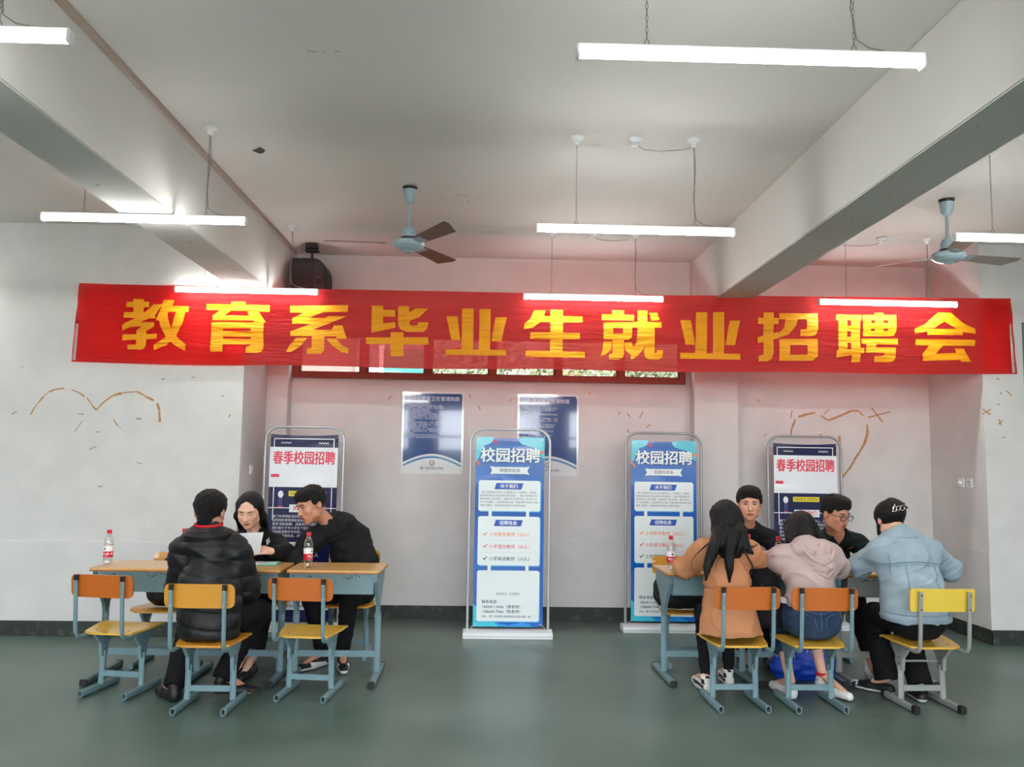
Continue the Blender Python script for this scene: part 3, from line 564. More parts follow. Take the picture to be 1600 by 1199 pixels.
def blue_stand(x, y, rz, label, mf):
    t = empty('display_stand', (x, y, 0), label, 'banner stand', 'blue recruitment display stands', rz)
    stand_frame(t, mf); s = panel(t, m_sblue)
    flat(t, 'teal_wave', [(0, 0), (.155, 0), (.15, .035), (.12, .06), (.075, .075), (.05, .12), (.03, .18), (0, .22)], m_steal, 1)
    flat(t, 'teal_wave', [(.37, .02), (.42, .0), (PW, 0), (PW, .19), (.57, .17), (.54, .1), (.46, .08), (.4, .06)], m_steal, 1)
    flat(t, 'orange_ribbon', [(0, .21), (.012, .205), (.042, .24), (.03, .258)], m_sor, 2); flat(t, 'orange_ribbon', [(.565, .125), (.60, .115), (.605, .135), (.57, .148)], m_sor, 2)
    flat(t, 'pink_ribbon', [(.15, .025), (.17, .03), (.195, .055), (.18, .06), (.165, .05), (.148, .045)], m_spk, 2)
    T(t, '校园招聘', .134, .045, .215, m_sshadow, 'title_shadow', bold=.026, k_=2, space=.97); T(t, '校园招聘', .134, .04, .208, m_stitle, 'title_text', bold=.026, k_=3.4, space=.97)
    flat(t, 'ribbon_label', [(.127, .257), (.165, .262), (.44, .262), (.474, .257), (.455, .293), (.474, .329), (.44, .322), (.165, .322), (.127, .327), (.145, .293)], m_scard, 2)
    T(t, '·够胆你就来·', .036, .302, .305, m_stxt, 'slogan_text', 'CENTER')
    for v0, v1 in ((.38, .645), (.692, 1.113), (1.157, 1.588)):
        flat(t, 'card_shadow', card(.035, .577, v0+.006, v1+.008), m_sedge, 1.4); flat(t, 'white_card', card(.03, .57, v0, v1), m_scard, 2.4)
    for v0, v1 in ((.645, .695), (1.11, 1.16)):
        for u in (.12, .448): flat(t, 'link_bar', [(u, v0), (u+.028, v0), (u+.028, v1), (u, v1)], m_scard, 2)
    for v, s in ((.403, '·关于我们·'), (.722, '·招聘信息·')):
        flat(t, 'heading_tag', [(.185, v), (.422, v), (.405, v+.054), (.168, v+.054)], m_stag, 3.4)
        T(t, s, .038, .295, v+.04, m_scard, 'heading_text', 'CENTER', .025, 5)
    for i, s in enumerate(('  厦门市思明区培训中心文化教育中心，是隶属于（思明区', '教育局批准设立的正规培训学校机构）。秉承“博学善思”的', '教育理念以“用心教育、成就未来”为办学宗旨，致力于中小', '学个性化辅导，以卓越的师资力量、完善的教学体系和“因材', '施教”的理念，迅速发展为有影响力的教育品牌。')):
        T(t, s, .0193, .045, .49+.0285*i, m_gtxt, 'about_text')
    for i, (s, mm) in enumerate((('小学数学教师（20人）', m_sor), ('小学语文教师（20人）', m_spk), ('小学英语教师（10人）', m_stxt))):
        v = .862+.1045*i; T(t, s, .038, .128, v, mm, 'vacancy_text', bold=.008)
        flat(t, 'tick_mark', [(.075, v-.018), (.083, v-.022), (.09, v-.012), (.112, v-.036), (.116, v-.031), (.091, v-.001)], mm, 4)
        if i < 2: flat(t, 'rule_line', [(.075, v+.035), (.5, v+.035), (.5, v+.037), (.075, v+.037)], m_line, 3.4)
    T(t, '扫码关注  立即报名', .024, .30, 1.365, m_gtxt, 'caption_text', 'CENTER', .006)
    T(t, '联系电话：', .032, .075, 1.435, m_stxt, 'contact_text', bold=.012); T(t, '18030113456（周老师）', .032, .078, 1.478, m_stxt, 'contact_text', bold=.012, space=1.06); T(t, '13860817066（陈老师）', .032, .078, 1.518, m_stxt, 'contact_text', bold=.012, space=1.06)
    T(t, '地址：厦门市思明区金榜路振宇花园大厦一楼', .0212, .075, 1.556, m_stxt, 'contact_text', bold=.006)
    flat(t, 'teal_wave', [(0, 1.44), (.03, 1.47), (.05, 1.53), (.11, 1.58), (.19, 1.6), (.24, PH), (0, PH)], m_steal, .8)
    flat(t, 'sky_wave', [(.2, 1.6), (.3, 1.622), (.36, 1.61), (.42, 1.595), (.48, 1.61), (.53, PH), (.22, PH)], m_ssky, 1)
    for u in (.02, PW-.02):
        for v in (.02, PH-.02): B().tube([(-PW/2+u, YP-.003, PT-v), (-PW/2+u, YP+.003, PT-v)], .007, 10).obj('eyelet', m_steel, t)
    return t
blue_stand(.19, 7.31, .0, 'blue recruitment stand standing alone in the middle', m_frame)
blue_stand(1.615, 7.62, 0, 'blue recruitment stand behind the girl in the camel jacket', m_frame2)
m_navy = mat('stand_navy', (12, 14, 68), .35, coat=.1, spec=.3); m_red2 = mat('title_red', (220, 52, 78), .4); m_or2 = mat('title_orange', (236, 120, 60), .4); m_ylab = mat('tag_yellow', (226, 206, 40), .4)
m_npaper = mat('stand_paper', (226, 230, 236), .25, coat=.4)
def navy_stand(x, y, rz, label, mf):
    t = empty('display_stand', (x, y, 0), label, 'banner stand', 'navy recruitment display stands', rz)
    stand_frame(t, mf); panel(t, m_navy)
    flat(t, 'white_band', [(0, .115), (PW, .115), (PW, .471), (0, .471)], m_npaper, 1)
    def line(u0, v0, u1, v1, w=.004, mm=m_npaper):
        flat(t, 'frame_line', [(u0-w, v0-w), (u1+w, v0-w), (u1+w, v1+w), (u0-w, v1+w)], mm, 1)
    line(.035, .04, .57, .04); line(.035, .04, .035, .115); line(.567, .04, .567, .115)
    line(.045, .471, .045, .76); line(.56, .471, .56, .76); line(0, .655, PW, .655)
    for u in (.095, .43):
        for k_ in range(4):
            a = u+.023*k_; flat(t, 'squiggle', [(a, .08), (a+.0115, .066), (a+.023, .08), (a+.023, .087), (a+.0115, .073), (a, .087)], m_npaper, 1.6)
    T(t, '春季校园招聘', .098, .026, .256, m_red2, 'title_text', bold=.03, k_=3, sx=.955, space=.985).scale[1] = 1.28
    flat(t, 'red_badge', [(.016, .356), (.09, .356), (.09, .384), (.016, .384)], m_red2, 2)
    flat(t, 'yellow_tag', [(.18, .505), (.43, .505), (.43, .551), (.18, .551)], m_ylab, 2); T(t, '扫码关注 立即报名', .028, .305, .538, m_ink, 'tag_text', 'CENTER', .01, 3)
    for u, s in ((.11, 1), (.495, -1)):
        flat(t, 'figure_head', [(u+.024*math.cos(a), .535+.032*math.sin(a)) for a in [2*PI*q/12 for q in range(12)]], m_npaper, 2)
        flat(t, 'figure_body', [(u-.02, .568), (u+.02, .568), (u+.016, .64), (u-.014, .64)], mat('figure_blue', (44, 50, 110), .4) if s > 0 and 'figure_blue' not in bpy.data.materials else bpy.data.materials['figure_blue'], 2)
        flat(t, 'figure_shoes', [(u-.02, .64), (u+.022, .64), (u+.022, .648), (u-.02, .648)], m_red2, 2.4)
    for v, s in ((.625, '关于我们'), (.955, '招聘信息')):
        flat(t, 'heading_box', [(.19, v), (.43, v), (.43, v+.068), (.19, v+.068)], m_npaper, 2); T(t, s, .046, .31, v+.05, m_red2, 'heading_text', 'CENTER', .02, 3)
    for i, s in enumerate(('厦门市思明区培训文化教育中心，是隶属', '经思明区教育局批准设立的正规培训机构。', '秉承“因材施教、成就未来”的办学理念，', '我们致力于中小学生个性化教育辅导，', '持续推进教学与科研，建立一支专业化', '的优秀师资队伍，成为广受认可的品牌。')):
        T(t, s, .0275, .045, .74+.034*i, m_npaper, 'about_text', bold=.01)
    for i, s in enumerate(('小学数学教师 20人', '小学语文教师 20人', '小学英语教师 10人')): T(t, s, .038, .15, 1.08+.075*i, m_npaper, 'vacancy_text', bold=.012)
    flat(t, 'white_card', card(.03, .575, 1.30, 1.545), m_npaper, 2)
    T(t, '联系电话：\n18030113456（周老师）\n13860817066（陈老师）', .04, .06, 1.36, m_stxt, 'contact_text', bold=.015); T(t, '地址：厦门市思明区金榜路振宇花园大厦一楼', .0225, .06, 1.52, m_stxt, 'contact_text', bold=.01)
    return t
navy_stand(-1.655, 7.5, 0, 'navy and white recruitment stand behind the seated woman', m_frame)
navy_stand(3.0, 7.80, 0, 'navy and white recruitment stand behind the man with glasses', m_frame2)

# ================================================================== school desks
def make_desk(name_mat, legmat, scribbles=True, W=.63):
    t = empty('school_desk', (0, 0, 0), '-', 'desk', 'school desks')      # origin: floor, centre; front edge towards -y
    B().prism(rrect(-W/2, W/2, -.22, .22, .018, 4), 'z', .738, .76).obj('desktop', [m_wood], t, bevel=.003)
    b = B(); b.prism(rrect(-W/2-.001, W/2+.001, -.221, .221, .018, 4), 'z', .7395, .7475); b.obj('edge_band', m_woodedge, t)
    b = B(); b.box(-W/2+.045, W/2-.045, -.19, -.186, .60, .738); b.box(-W/2+.045, W/2-.045, -.19, .16, .60, .604)
    for s in (-1, 1): x = s*(W/2-.045); b.box(min(x, x-s*.004), max(x, x-s*.004), -.19, .16, .60, .738)
    b.box(-W/2+.045, W/2-.045, .155, .16, .60, .625); tray = b.obj('tray', name_mat, t)
    if scribbles:
        b = B(); R = random.Random(W*100)
        for i in range(26):
            x = R.choice((-1, 1))*R.uniform(.05, .2); z = R.uniform(.70, .728); p = [(x, -.1905, z)]
            for q in range(3): x += R.uniform(-.012, .014); z += R.uniform(-.006, .006); p.append((x, -.1905, z))
            b.tube(p, R.uniform(.0008, .002), 4)
        b.obj('scribbles', m_scr, tray)
    for s in (-1, 1):
        x = s*(W/2-.032)
        side = [(-.205, .738), (.205, .738), (.20, .66), (.12, .60), (.035, .50), (.022, .43), (-.022, .43), (-.05, .50), (-.15, .62), (-.20, .68)]
        b = B(); b.prism(side, 'x', x-.012, x+.012)
        b.tube([(x, 0, .45), (x, 0, .045)], .024, 10, flat=.62); b.obj('leg', legmat, t, bevel=.002)
        b = B()
        for yy, zz in ((-.17, .71), (-.13, .64), (0, .52), (0, .46)): b.tube([(x-.0135, yy, zz), (x+.0135, yy, zz)], .006, 8)
        b.obj('bolt', m_steel, t)
        b = B(); b.prism(rrect(-.022, .022, .004, .045, .012, 3), 'y', -.27, .27)
        for i in range(len(b.v)): b.v[i] = (b.v[i][0]+x, b.v[i][1], b.v[i][2])
        b.obj('foot_bar', legmat, t)
        for e in (-1, 1):
            b = B(); b.prism(rrect(x-.0235, x+.0235, .001, .047, .012, 3), 'y', *sorted((e*.262, e*.274))); b.obj('foot_cap', m_black, t)
    B().box(-W/2+.03, W/2-.03, -.012, .012, .145, .188).obj('crossbar', name_mat, t, bevel=.004)
    return t
d0 = make_desk(m_blue, m_dgreen); d0.location = (-2.345, 5.91, 0); d0['label'] = 'blue school desk at the far left, a water bottle on its left end'
def place_desk(src, x, y, rz, label, mats=None):
    o = dup(src); o.location = (x, y, 0); o.rotation_euler.z = rz; o['label'] = label
    if mats:
        for ch in o.children:
            k_ = ch.name.split('.')[0]
            if k_ in mats: ch.data = ch.data.copy(); ch.data.materials[0] = mats[k_]
    return o
LEGB = {'leg': m_blue, 'foot_bar': m_blue}
place_desk(d0, -1.70, 5.90, 0, 'blue school desk in front of the man in the red-collared puffer jacket', LEGB)
place_desk(d0, -1.035, 5.91, 0, 'blue school desk in front of the leaning man, bottle near its left edge', LEGB)
place_desk(d0, 1.555, 6.00, math.radians(2), 'blue school desk in front of the girl in the camel jacket', LEGB)
place_desk(d0, 2.185, 6.01, 0, 'blue school desk in front of the girl in the pink hoodie', LEGB)
place_desk(d0, 2.825, 6.02, 0, 'grey school desk in front of the girl in the denim jacket', {'leg': m_grey, 'foot_bar': m_grey, 'tray': m_grey, 'crossbar': m_grey})

# ================================================================== school chairs
def make_chair(back, seat, metal, cap=False, square=False):
    t = empty('school_chair', (0, 0, 0), '-', 'chair', 'school chairs')     # sitter faces +y, origin on the floor between the foot bars
    # backrest: slightly curved plywood
    n = 10; o = rrect(-.205, .205, .632, .772, .012 if square else .034, 5); b = B()
    def cy(x): return -.252-.012*(1-(x/.205)**2)
    N = len(o); vs = [(x, cy(x)-.001-.08*(z-.70), z) for x, z in o]+[(x, cy(x)-.012-.08*(z-.70), z) for x, z in o]
    # grid fill for curvature
    xs = [-.205+.41*i/12 for i in range(13)]
    def span(x):
        r = .012 if square else .034; d = max(0, abs(x)-(.205-r)); k_ = r-math.sqrt(max(r*r-d*d, 0)); return .632+k_, .772-k_
    xs = sorted(set(xs+[s*(.205-v) for s in (-1, 1) for v in (.03, .02, .01, .004, 0)])); vs = []; fs = []; mi = []
    for x in xs:
        a, c = span(x)
        for z in (a, c): 
            for dy in (0, -.011): vs.append((x, cy(x)+dy-.10*(z-.70), z))
    for i in range(len(xs)-1):
        a, c = i*4, i*4+4; fs += [(a, c, c+2, a+2), (a+1, a+3, c+3, c+1), (a+2, c+2, c+3, a+3), (a, a+1, c+1, c)]
    e = (len(xs)-1)*4; fs += [(0, 2, 3, 1), (e, e+1, e+3, e+2)]
    b.add(vs, fs); b.obj('backrest', back, t)
    # seat: dished plywood, wider in front
    out = []
    xsn = 14; ysn = 12; vs = []; fs = []
    def half(v):            # v 0 rear .. 1 front
        w_ = .155+.045*min(1, v*1.6)
        if v < .12: w_ -= .05*(1-math.sqrt(max(0, 1-((.12-v)/.12)**2)))
        if v > .9: w_ -= .05*(1-math.sqrt(max(0, 1-((v-.9)/.1)**2)))
        return w_
    def zz(u, v): return .405+.018*v-.010*math.sin(PI*min(1, v*1.1))*(1-u*u)-.022*max(0, v-.85)/.15
    for layer in (0, -.013):
        for j in range(ysn+1):
            for i in range(xsn+1):
                u = -1+2*i/xsn; v = j/ysn; vs.append((u*half(v), -.20+.37*v, zz(u, v)+layer))
    L = (xsn+1)*(ysn+1)
    for j in range(ysn):
        for i in range(xsn):
            a = j*(xsn+1)+i; q = (a, a+1, a+xsn+2, a+xsn+1); fs.append(q); fs.append(tuple(k_+L for k_ in q[::-1]))
    rim = [i for i in range(xsn+1)]+[j*(xsn+1)+xsn for j in range(1, ysn+1)]+[ysn*(xsn+1)+i for i in range(xsn-1, -1, -1)]+[j*(xsn+1) for j in range(ysn-1, 0, -1)]
    for a, c in zip(rim, rim[1:]+rim[:1]): fs.append((a, c, c+L, a+L))
    s_ = B().add(vs, fs).obj('seat', seat, t, smooth=True)
    b = B()
    for x, y in ((-.11, -.12), (.11, -.12), (-.12, .10), (.12, .10)): b.tube([(x, y, .39), (x, y, .4075 if y < 0 else .4155)], .005, 8)
    b.obj('screw', m_ink, s_)
    for s in (-1, 1):
        x = s*.155
        pts = [(x, -.295, .755), (x, -.285, .62), (x, -.275, .48), (x, -.268, .42), (x, -.25, .392), (x, -.22, .382), (x*.97, -.05, .385)]
        up = B().tube(pts, .0125, 8).obj('back_upright', metal, t, smooth=True)
        if not square: B().tube([(x, -.2955, .772), (x, -.294, .74)], .0145, 8).obj('upright_cap', m_black, up)
        b = B()
        for z, y in ((.735, -.3065), (.65, -.300)): b.tube([(x, y-.002, z), (x, y+.006, z)], .005, 8)
        b.obj('bolt', m_steel if not square else m_ink, t)
        # leg plate, leg, foot
        x2 = s*.135; xt = s*.148
        b = B(); side = [(-.12, .39), (.12, .39), (.10, .36), (.045, .30), (.03, .22), (-.03, .22), (-.04, .30), (-.10, .36)]
        b.prism(side, 'x', x2-.011, x2+.011); b.tube([(x2, 0, .25), (x2+s*.004, 0, .04)], .0195, 10, flat=.7); b.obj('leg', metal, t, bevel=.0015)
        b = B(); [b.tube([(x2-.0125, 0, z), (x2+.0125, 0, z)], .005, 8) for z in (.34, .30, .26)]; b.obj('bolt', m_ink, t)
        x3 = s*.148; sec = rrect(x3-.0165, x3+.0165, .002, .046, .014, 4)
        b = B(); n_ = len(sec); inn = [(x3+(p[0]-x3)*.72, .024+(p[1]-.024)*.78) for p in sec]
        vs = [(p[0], -.2, p[1]) for p in sec]+[(p[0], -.2, p[1]) for p in inn]+[(p[0], -.17, p[1]) for p in inn]+[(p[0], .2, p[1]) for p in sec]
        fs = []
        for i in range(n_): j = (i+1) % n_; fs += [(i, j, n_+j, n_+i), (n_+i, n_+j, 2*n_+j, 2*n_+i), (i, j, 3*n_+j, 3*n_+i)]
        fs += [[2*n_+i for i in range(n_)], [3*n_+i for i in range(n_)]]
        fb = b.add(vs, fs).obj('foot_bar', metal, t)
        if cap:
            for e in (-1, 1): B().prism(rrect(x3-.019, x3+.019, .001, .05, .012, 4), 'y', *sorted((e*.168, e*.205))).obj('foot_cap', m_black, t)
        else:
            B().prism(inn, 'y', -.172, -.169).obj('tube_hollow', m_black, fb)
    B().box(-.13, .13, -.008, .008, .09, .126).obj('crossbar', metal, t, bevel=.003)
    if square: B().tube([(-.13, .03, .27), (.13, .03, .27)], .007, 8).obj('upper_rod', metal, t)
    return t
ch_o = make_chair(m_orange, m_yel, m_blue)
ch_y = make_chair(m_amber, m_amber, m_blue)
ch_l = make_chair(m_lemon, m_yel, m_grey, cap=True, square=True)
def place_chair(src, x, y, deg, label, first=False):
    o = src if first else dup(src); o.location = (x, y, 0); o.rotation_euler.z = math.radians(deg); o['label'] = label; return o
place_chair(ch_o, -2.345, 5.55, -9, 'empty chair at the far left with orange-brown backrest', True)
place_chair(ch_y, -1.67, 5.23, -1, 'chair with amber backrest carrying the man in the puffer jacket', True)
place_chair(ch_o, -1.125, 5.51, -6, 'empty chair with orange-brown backrest in front of the leaning man')
place_chair(ch_o, 1.585, 5.36, 2, 'orange-backed chair under the girl in the camel jacket')
place_chair(ch_o, 2.07, 5.36, 1, 'orange-backed chair under the girl in the pink hoodie')
place_chair(ch_l, 2.80, 5.37, 2, 'lemon yellow square-cornered chair with grey frame at the far right', True)
place_chair(ch_y, -2.36, 6.28, 180, 'yellow chair behind the far left desk with a dark bag on its seat')
place_chair(ch_y, -1.72, 6.62, 180, 'chair under the woman holding the paper, mostly hidden')
place_chair(ch_y, -1.06, 6.56, 182, 'chair under the leaning man in the black hoodie')
place_chair(ch_y, 1.52, 6.42, 178, 'yellow chair behind the desk by the camel jacket girl, black bag on its seat')
place_chair(ch_y, 2.05, 6.72, 180, 'chair under the man in the black round-neck top, hidden by the girls')
place_chair(ch_y, 2.68, 6.66, 180, 'chair under the man with glasses, hidden by the desk')

# ================================================================== water bottles
def wrap(bm_obj, r, zc):
    me = bm_obj.data
    for v in me.vertices:
        a = v.co.x/r; v.co = (r*math.sin(a)*(1+0), -r*math.cos(a), v.co.y+zc)
def flat_text_mesh(body, size, bold):
    c = bpy.data.curves.new('tmp', 'FONT'); c.body = body; c.size = size; c.align_x = 'CENTER'; c.offset = bold*size; c.resolution_u = 2
    o = bpy.data.objects.new('tmp', c); C.objects.link(o); bpy.context.view_layer.update()
    me = bpy.data.meshes.new_from_object(o.evaluated_get(bpy.context.evaluated_depsgraph_get()))
    bpy.data.objects.remove(o); return me
def make_bottle():
    t = empty('water_bottle', (0, 0, 0), '-', 'bottle', 'water bottles on the desks')
    prof = [(.002, .004), (.026, .0), (.031, .006), (.031, .03), (.0295, .034), (.031, .038), (.031, .07), (.031, .135), (.0295, .14), (.031, .146), (.030, .165), (.027, .182), (.0205, .198), (.0145, .208), (.0125, .213), (.0125, .226)]
    B().lathe(prof, seg=28).obj('bottle_body', m_pet, t, smooth=True)
    B().lathe([(.0145, .213), (.0145, .2155), (.0125, .216)], seg=24).obj('neck_ring', m_red, t)
    B().lathe([(.0155, .218), (.0158, .219), (.0155, .238), (.013, .241), (.001, .241)], seg=24).obj('cap', m_red, t, smooth=True)
    b = B()
    def band(r, z0, z1, mi):
        n = 28; vs = [(r*math.cos(2*PI*j/n), r*math.sin(2*PI*j/n), z) for z in (z0, z1) for j in range(n)]
        b.add(vs, [(j, (j+1) % n, n+(j+1) % n, n+j) for j in range(n)], mi)
    band(.0316, .055, .096, 0); band(.0316, .096, .132, 1)
    lab = b.obj('label_wrap', [m_lred, m_lwhite], t, smooth=True)
    for a0 in (0, 2.2):
        me = flat_text_mesh('农夫山泉', .0155, .03)
        o = bpy.data.objects.new('label_text', me); C.objects.link(o); wrap(o, .0319, .074); o.parent = lab; me.materials.append(m_lwhite)
        me2 = flat_text_mesh('饮用天然水', .007, .0)
        o2 = bpy.data.objects.new('label_text', me2); C.objects.link(o2); wrap(o2, .0319, .062); o2.parent = lab; me2.materials.append(m_lwhite)
        b = B(); b.add([(-.010, 0, 0), (0, .006, 0), (.010, 0, 0), (.004, -.003, 0), (0, -.01, 0), (-.004, -.003, 0), (-.003, .012, 0), (.003, .009, 0)], [(0, 1, 2, 3, 4, 5), (1, 6, 7)])
        mm = b.obj('mountain_mark', m_ink, lab); wrap(mm, .0319, .113)
        for q in (o, o2, mm): q.rotation_euler.z = a0
    return t
b0 = make_bottle()
for i, (x, y, rz, lb) in enumerate((
  (-2.60, 5.83, -.35, 'water bottle with red cap at the left end of the far left desk'),
  (-2.15, 6.0, .8, 'water bottle half hidden by the puffer jacket man'),
  (-1.235, 5.83, 1.1, 'water bottle standing in front of the leaning man'),
  (1.31, 5.93, .1, 'water bottle on the desk corner left of the camel jacket girl'),
  (1.93, 6.13, .4, 'water bottle between the two girls, its cap just above the camel shoulder'),
  (2.10, 5.98, 1.3, 'water bottle left of the pink hoodie, in front of the man in black'))):
    o = b0 if i == 0 else dup(b0); o.location = (x, y, .7605); o.rotation_euler.z = rz; o['label'] = lb
# ================================================================== papers and bags
m_paper = mat('paper_white', (214, 218, 222), .6); m_bag = mat('bag_black', (16, 16, 18), .65, bump=.3, bscale=60); m_bag2 = mat('bag_brown_black', (28, 23, 21), .5, bump=.3, bscale=90)
sh = empty('paper_sheet', (-1.71, 5.99, .9), 'white sheet of paper held up by the seated woman', 'paper')
vs = []; fs = []
for i in range(9):
    for j in range(9): u = i/8-.5; v = j/8-.5; vs.append((u*.21+.01*v, .05*v+.012*math.sin(u*3), v*.15+.01*u))
for i in range(8):
    for j in range(8): a = i*9+j; fs.append((a, a+9, a+10, a+1))
B().add(vs, fs).obj('sheet', m_paper, sh, smooth=True)
t = empty('booklet', (-1.60, 5.98, .7605), 'green and white booklet lying open under the woman hands', 'booklet', rz=.15)
B().prism([(-.13, -.09), (.12, -.09), (.14, .09), (-.11, .09)], 'z', 0, .006).obj('cover', mat('booklet_green', (70, 140, 120), .4), t)
B().prism([(-.12, -.08), (.0, -.08), (.02, .08), (-.10, .08)], 'z', .006, .010).obj('page', m_paper, t)
B().prism([(.005, -.08), (.11, -.08), (.125, .08), (.025, .08)], 'z', .006, .009).obj('page', mat('page_mint', (176, 214, 200), .5), t)
t = empty('paper_sheet', (2.60, 6.0, .7605), 'small dark-printed slip on the desk between the hoodie and the denim jacket', 'paper')
B().prism([(-.06, -.05), (.1, -.05), (.11, .06), (-.04, .06)], 'z', 0, .0015).obj('slip', mat('kraft', (196, 156, 92), .6), t)
B().prism([(.0, .0), (.08, -.01), (.085, .012), (.01, .025)], 'z', .0015, .006).obj('pen_case', m_ink, t)
for x, y, lb in ((1.60, 6.0, 'white form under the arm of the camel jacket girl'), (2.2, 6.0, 'white form under the arms of the pink hoodie girl'), (2.86, 6.03, 'white form in front of the denim jacket girl')):
    t = tag(B().prism([(-.10, -.14), (.11, -.13), (.10, .14), (-.11, .13)], 'z', 0, .001).obj('form_sheet', m_paper), lb, 'paper'); t.location = (x, y, .7605)

# ================================================================== smooth solid modelling (distance fields meshed on a grid)
F = np.float32
def V3(*a): return np.array(a if len(a) > 1 else a[0], dtype=F)
def cone(P, a, b, r1, r2):
    a = V3(a); ba = V3(b)-a; pa = P-a; t = np.clip(pa@ba/F(max(float(ba@ba), 1e-9)), 0, 1)
    pa -= t[:, None]*ba; return np.sqrt(np.einsum('ij,ij->i', pa, pa))-(F(r1)+F(r2-r1)*t)
def ell(P, c, r, M=None):
    q = P-V3(c)
    if M is not None: q = q@M          # columns = local axes
    r = V3(r); q = q/r; k0 = np.sqrt(np.einsum('ij,ij->i', q, q)); q = q/r; k1 = np.sqrt(np.einsum('ij,ij->i', q, q))+F(1e-9)
    return k0*(k0-1)/k1
def smin(a, b, k): h = np.maximum(k-np.abs(a-b), 0)/k; return np.minimum(a, b)-h*h*k*.25
def smax(a, b, k): return -smin(-a, -b, k)
def fcone(P, a, b, r1, r2, n, sq):      # cone flattened by sq along the unit direction n
    n = V3(n)/np.linalg.norm(n); a = V3(a); s = (P-a)@n; Q = P+np.outer(s*(1/sq-1), n).astype(F)
    bb = V3(b); sb = float((bb-a)@n); bb = bb+n*F(sb*(1/sq-1))
    return cone(Q, a, bb, r1, r2)*(.5+.5*sq)
def wr(P, amp, f, s=0., st=(1, 1, 1)):
    x, y, z = P[:, 0]*f*st[0], P[:, 1]*f*st[1], P[:, 2]*f*st[2]
    a = np.sin(x*1.1+z*2.3+1.7*np.sin(y*.9+z*.6+s)+s)*np.sin(z*1.3-x*.8+1.9*np.sin(x*.7+y*1.2+s*2))
    b = np.abs(np.sin(x*.6-z*1.1+y*.8+1.5*np.sin(z*.9+s)))
    return amp*(a*.6+.4-b*.6).astype(F)
def mesh_field(fn, lo, hi, h, name, mats, parent, color=None, s=4, matfn=None):
    lo = V3(lo); n = (np.ceil((V3(hi)-lo)/(h*s)).astype(int))
    cs = [lo[i]+(np.arange(n[i])+.5)*h*s for i in range(3)]
    g = np.stack(np.meshgrid(*cs, indexing='ij'), -1).reshape(-1, 3).astype(F)
    d = fn(g).reshape(n); act = np.abs(d) < h*s*1.25+.012
    N = n*s+1
    val = np.empty(N, F); rep = np.sign(d)*1.0
    val[:-1, :-1, :-1] = rep.repeat(s, 0).repeat(s, 1).repeat(s, 2)
    val[-1], val[:, -1], val[:, :, -1] = 1, 1, 1
    m = np.zeros(N, bool); A = act.repeat(s, 0).repeat(s, 1).repeat(s, 2)
    for dx in (0, 1):
        for dy in (0, 1):
            for dz in (0, 1): m[dx:dx+A.shape[0], dy:dy+A.shape[1], dz:dz+A.shape[2]] |= A
    idx = np.argwhere(m); P = (lo+idx.astype(F)*F(h)).astype(F); out = np.empty(len(P), F)
    for i in range(0, len(P), 200000): out[i:i+200000] = fn(P[i:i+200000])
    val[m] = out
    ins = val < 0
    c8 = [ins[dx:N[0]-1+dx, dy:N[1]-1+dy, dz:N[2]-1+dz] for dx in (0, 1) for dy in (0, 1) for dz in (0, 1)]
    anyi = np.logical_or.reduce(c8); alli = np.logical_and.reduce(c8); cell = anyi & ~alli
    ci = np.argwhere(cell); vid = np.full(cell.shape, -1, np.int32); vid[cell] = np.arange(len(ci))
    corner = np.array([(dx, dy, dz) for dx in (0, 1) for dy in (0, 1) for dz in (0, 1)])
    cv = np.stack([val[ci[:, 0]+c[0], ci[:, 1]+c[1], ci[:, 2]+c[2]] for c in corner], 1)
    acc = np.zeros((len(ci), 3), F); cnt = np.zeros(len(ci), F)
    for i in range(8):
        for j in range(i+1, 8):
            if np.abs(corner[i]-corner[j]).sum() != 1: continue
            a, b = cv[:, i], cv[:, j]; k_ = (a < 0) != (b < 0); t = np.where(k_, a/(a-b+1e-12*(a == b)), 0)
            p = corner[i][None]+t[:, None]*(corner[j]-corner[i])[None]; acc += np.where(k_[:, None], p, 0); cnt += k_
    V = lo+(ci+acc/cnt[:, None])*h
    quads = []
    for ax in range(3):
        sl0 = [slice(1, -1)]*3; sl1 = [slice(1, -1)]*3; sl0[ax] = slice(0, -1); sl1[ax] = slice(1, None)
        a = ins[tuple(sl0)]; b = ins[tuple(sl1)]; off = np.array([1, 1, 1]); off[ax] = 0
        for want, flip in ((a & ~b, False), (~a & b, True)):
            e = np.argwhere(want)+off
            if not len(e): continue
            u, v = [(1, 2), (2, 0), (0, 1)][ax]; du = np.zeros(3, int); du[u] = 1; dv = np.zeros(3, int); dv[v] = 1
            q = [vid[tuple((e-du-dv).T)], vid[tuple((e-dv).T)], vid[tuple(e.T)], vid[tuple((e-du).T)]]
            if flip: q = q[::-1]
            quads.append(np.stack(q, 1))
    Q = np.concatenate(quads) if quads else np.zeros((0, 4), int)
    Q = Q[(Q >= 0).all(1)]
    # drop stray islands is unnecessary; shift into the parent's frame
    W = np.array(parent_world(parent)); me = bpy.data.meshes.new(name)
    me.vertices.add(len(V)); me.vertices.foreach_set('co', (V-W).astype(F).ravel())
    me.loops.add(len(Q)*4); me.loops.foreach_set('vertex_index', Q.astype(np.int32).ravel())
    me.polygons.add(len(Q)); me.polygons.foreach_set('loop_start', np.arange(0, len(Q)*4, 4, dtype=np.int32))
    me.polygons.foreach_set('use_smooth', np.ones(len(Q), bool))
    for k_ in (mats if isinstance(mats, (list, tuple)) else [mats]): me.materials.append(k_)
    if matfn is not None: me.polygons.foreach_set('material_index', matfn(V[Q].mean(1)).astype(np.int32))
    me.update(calc_edges=True)
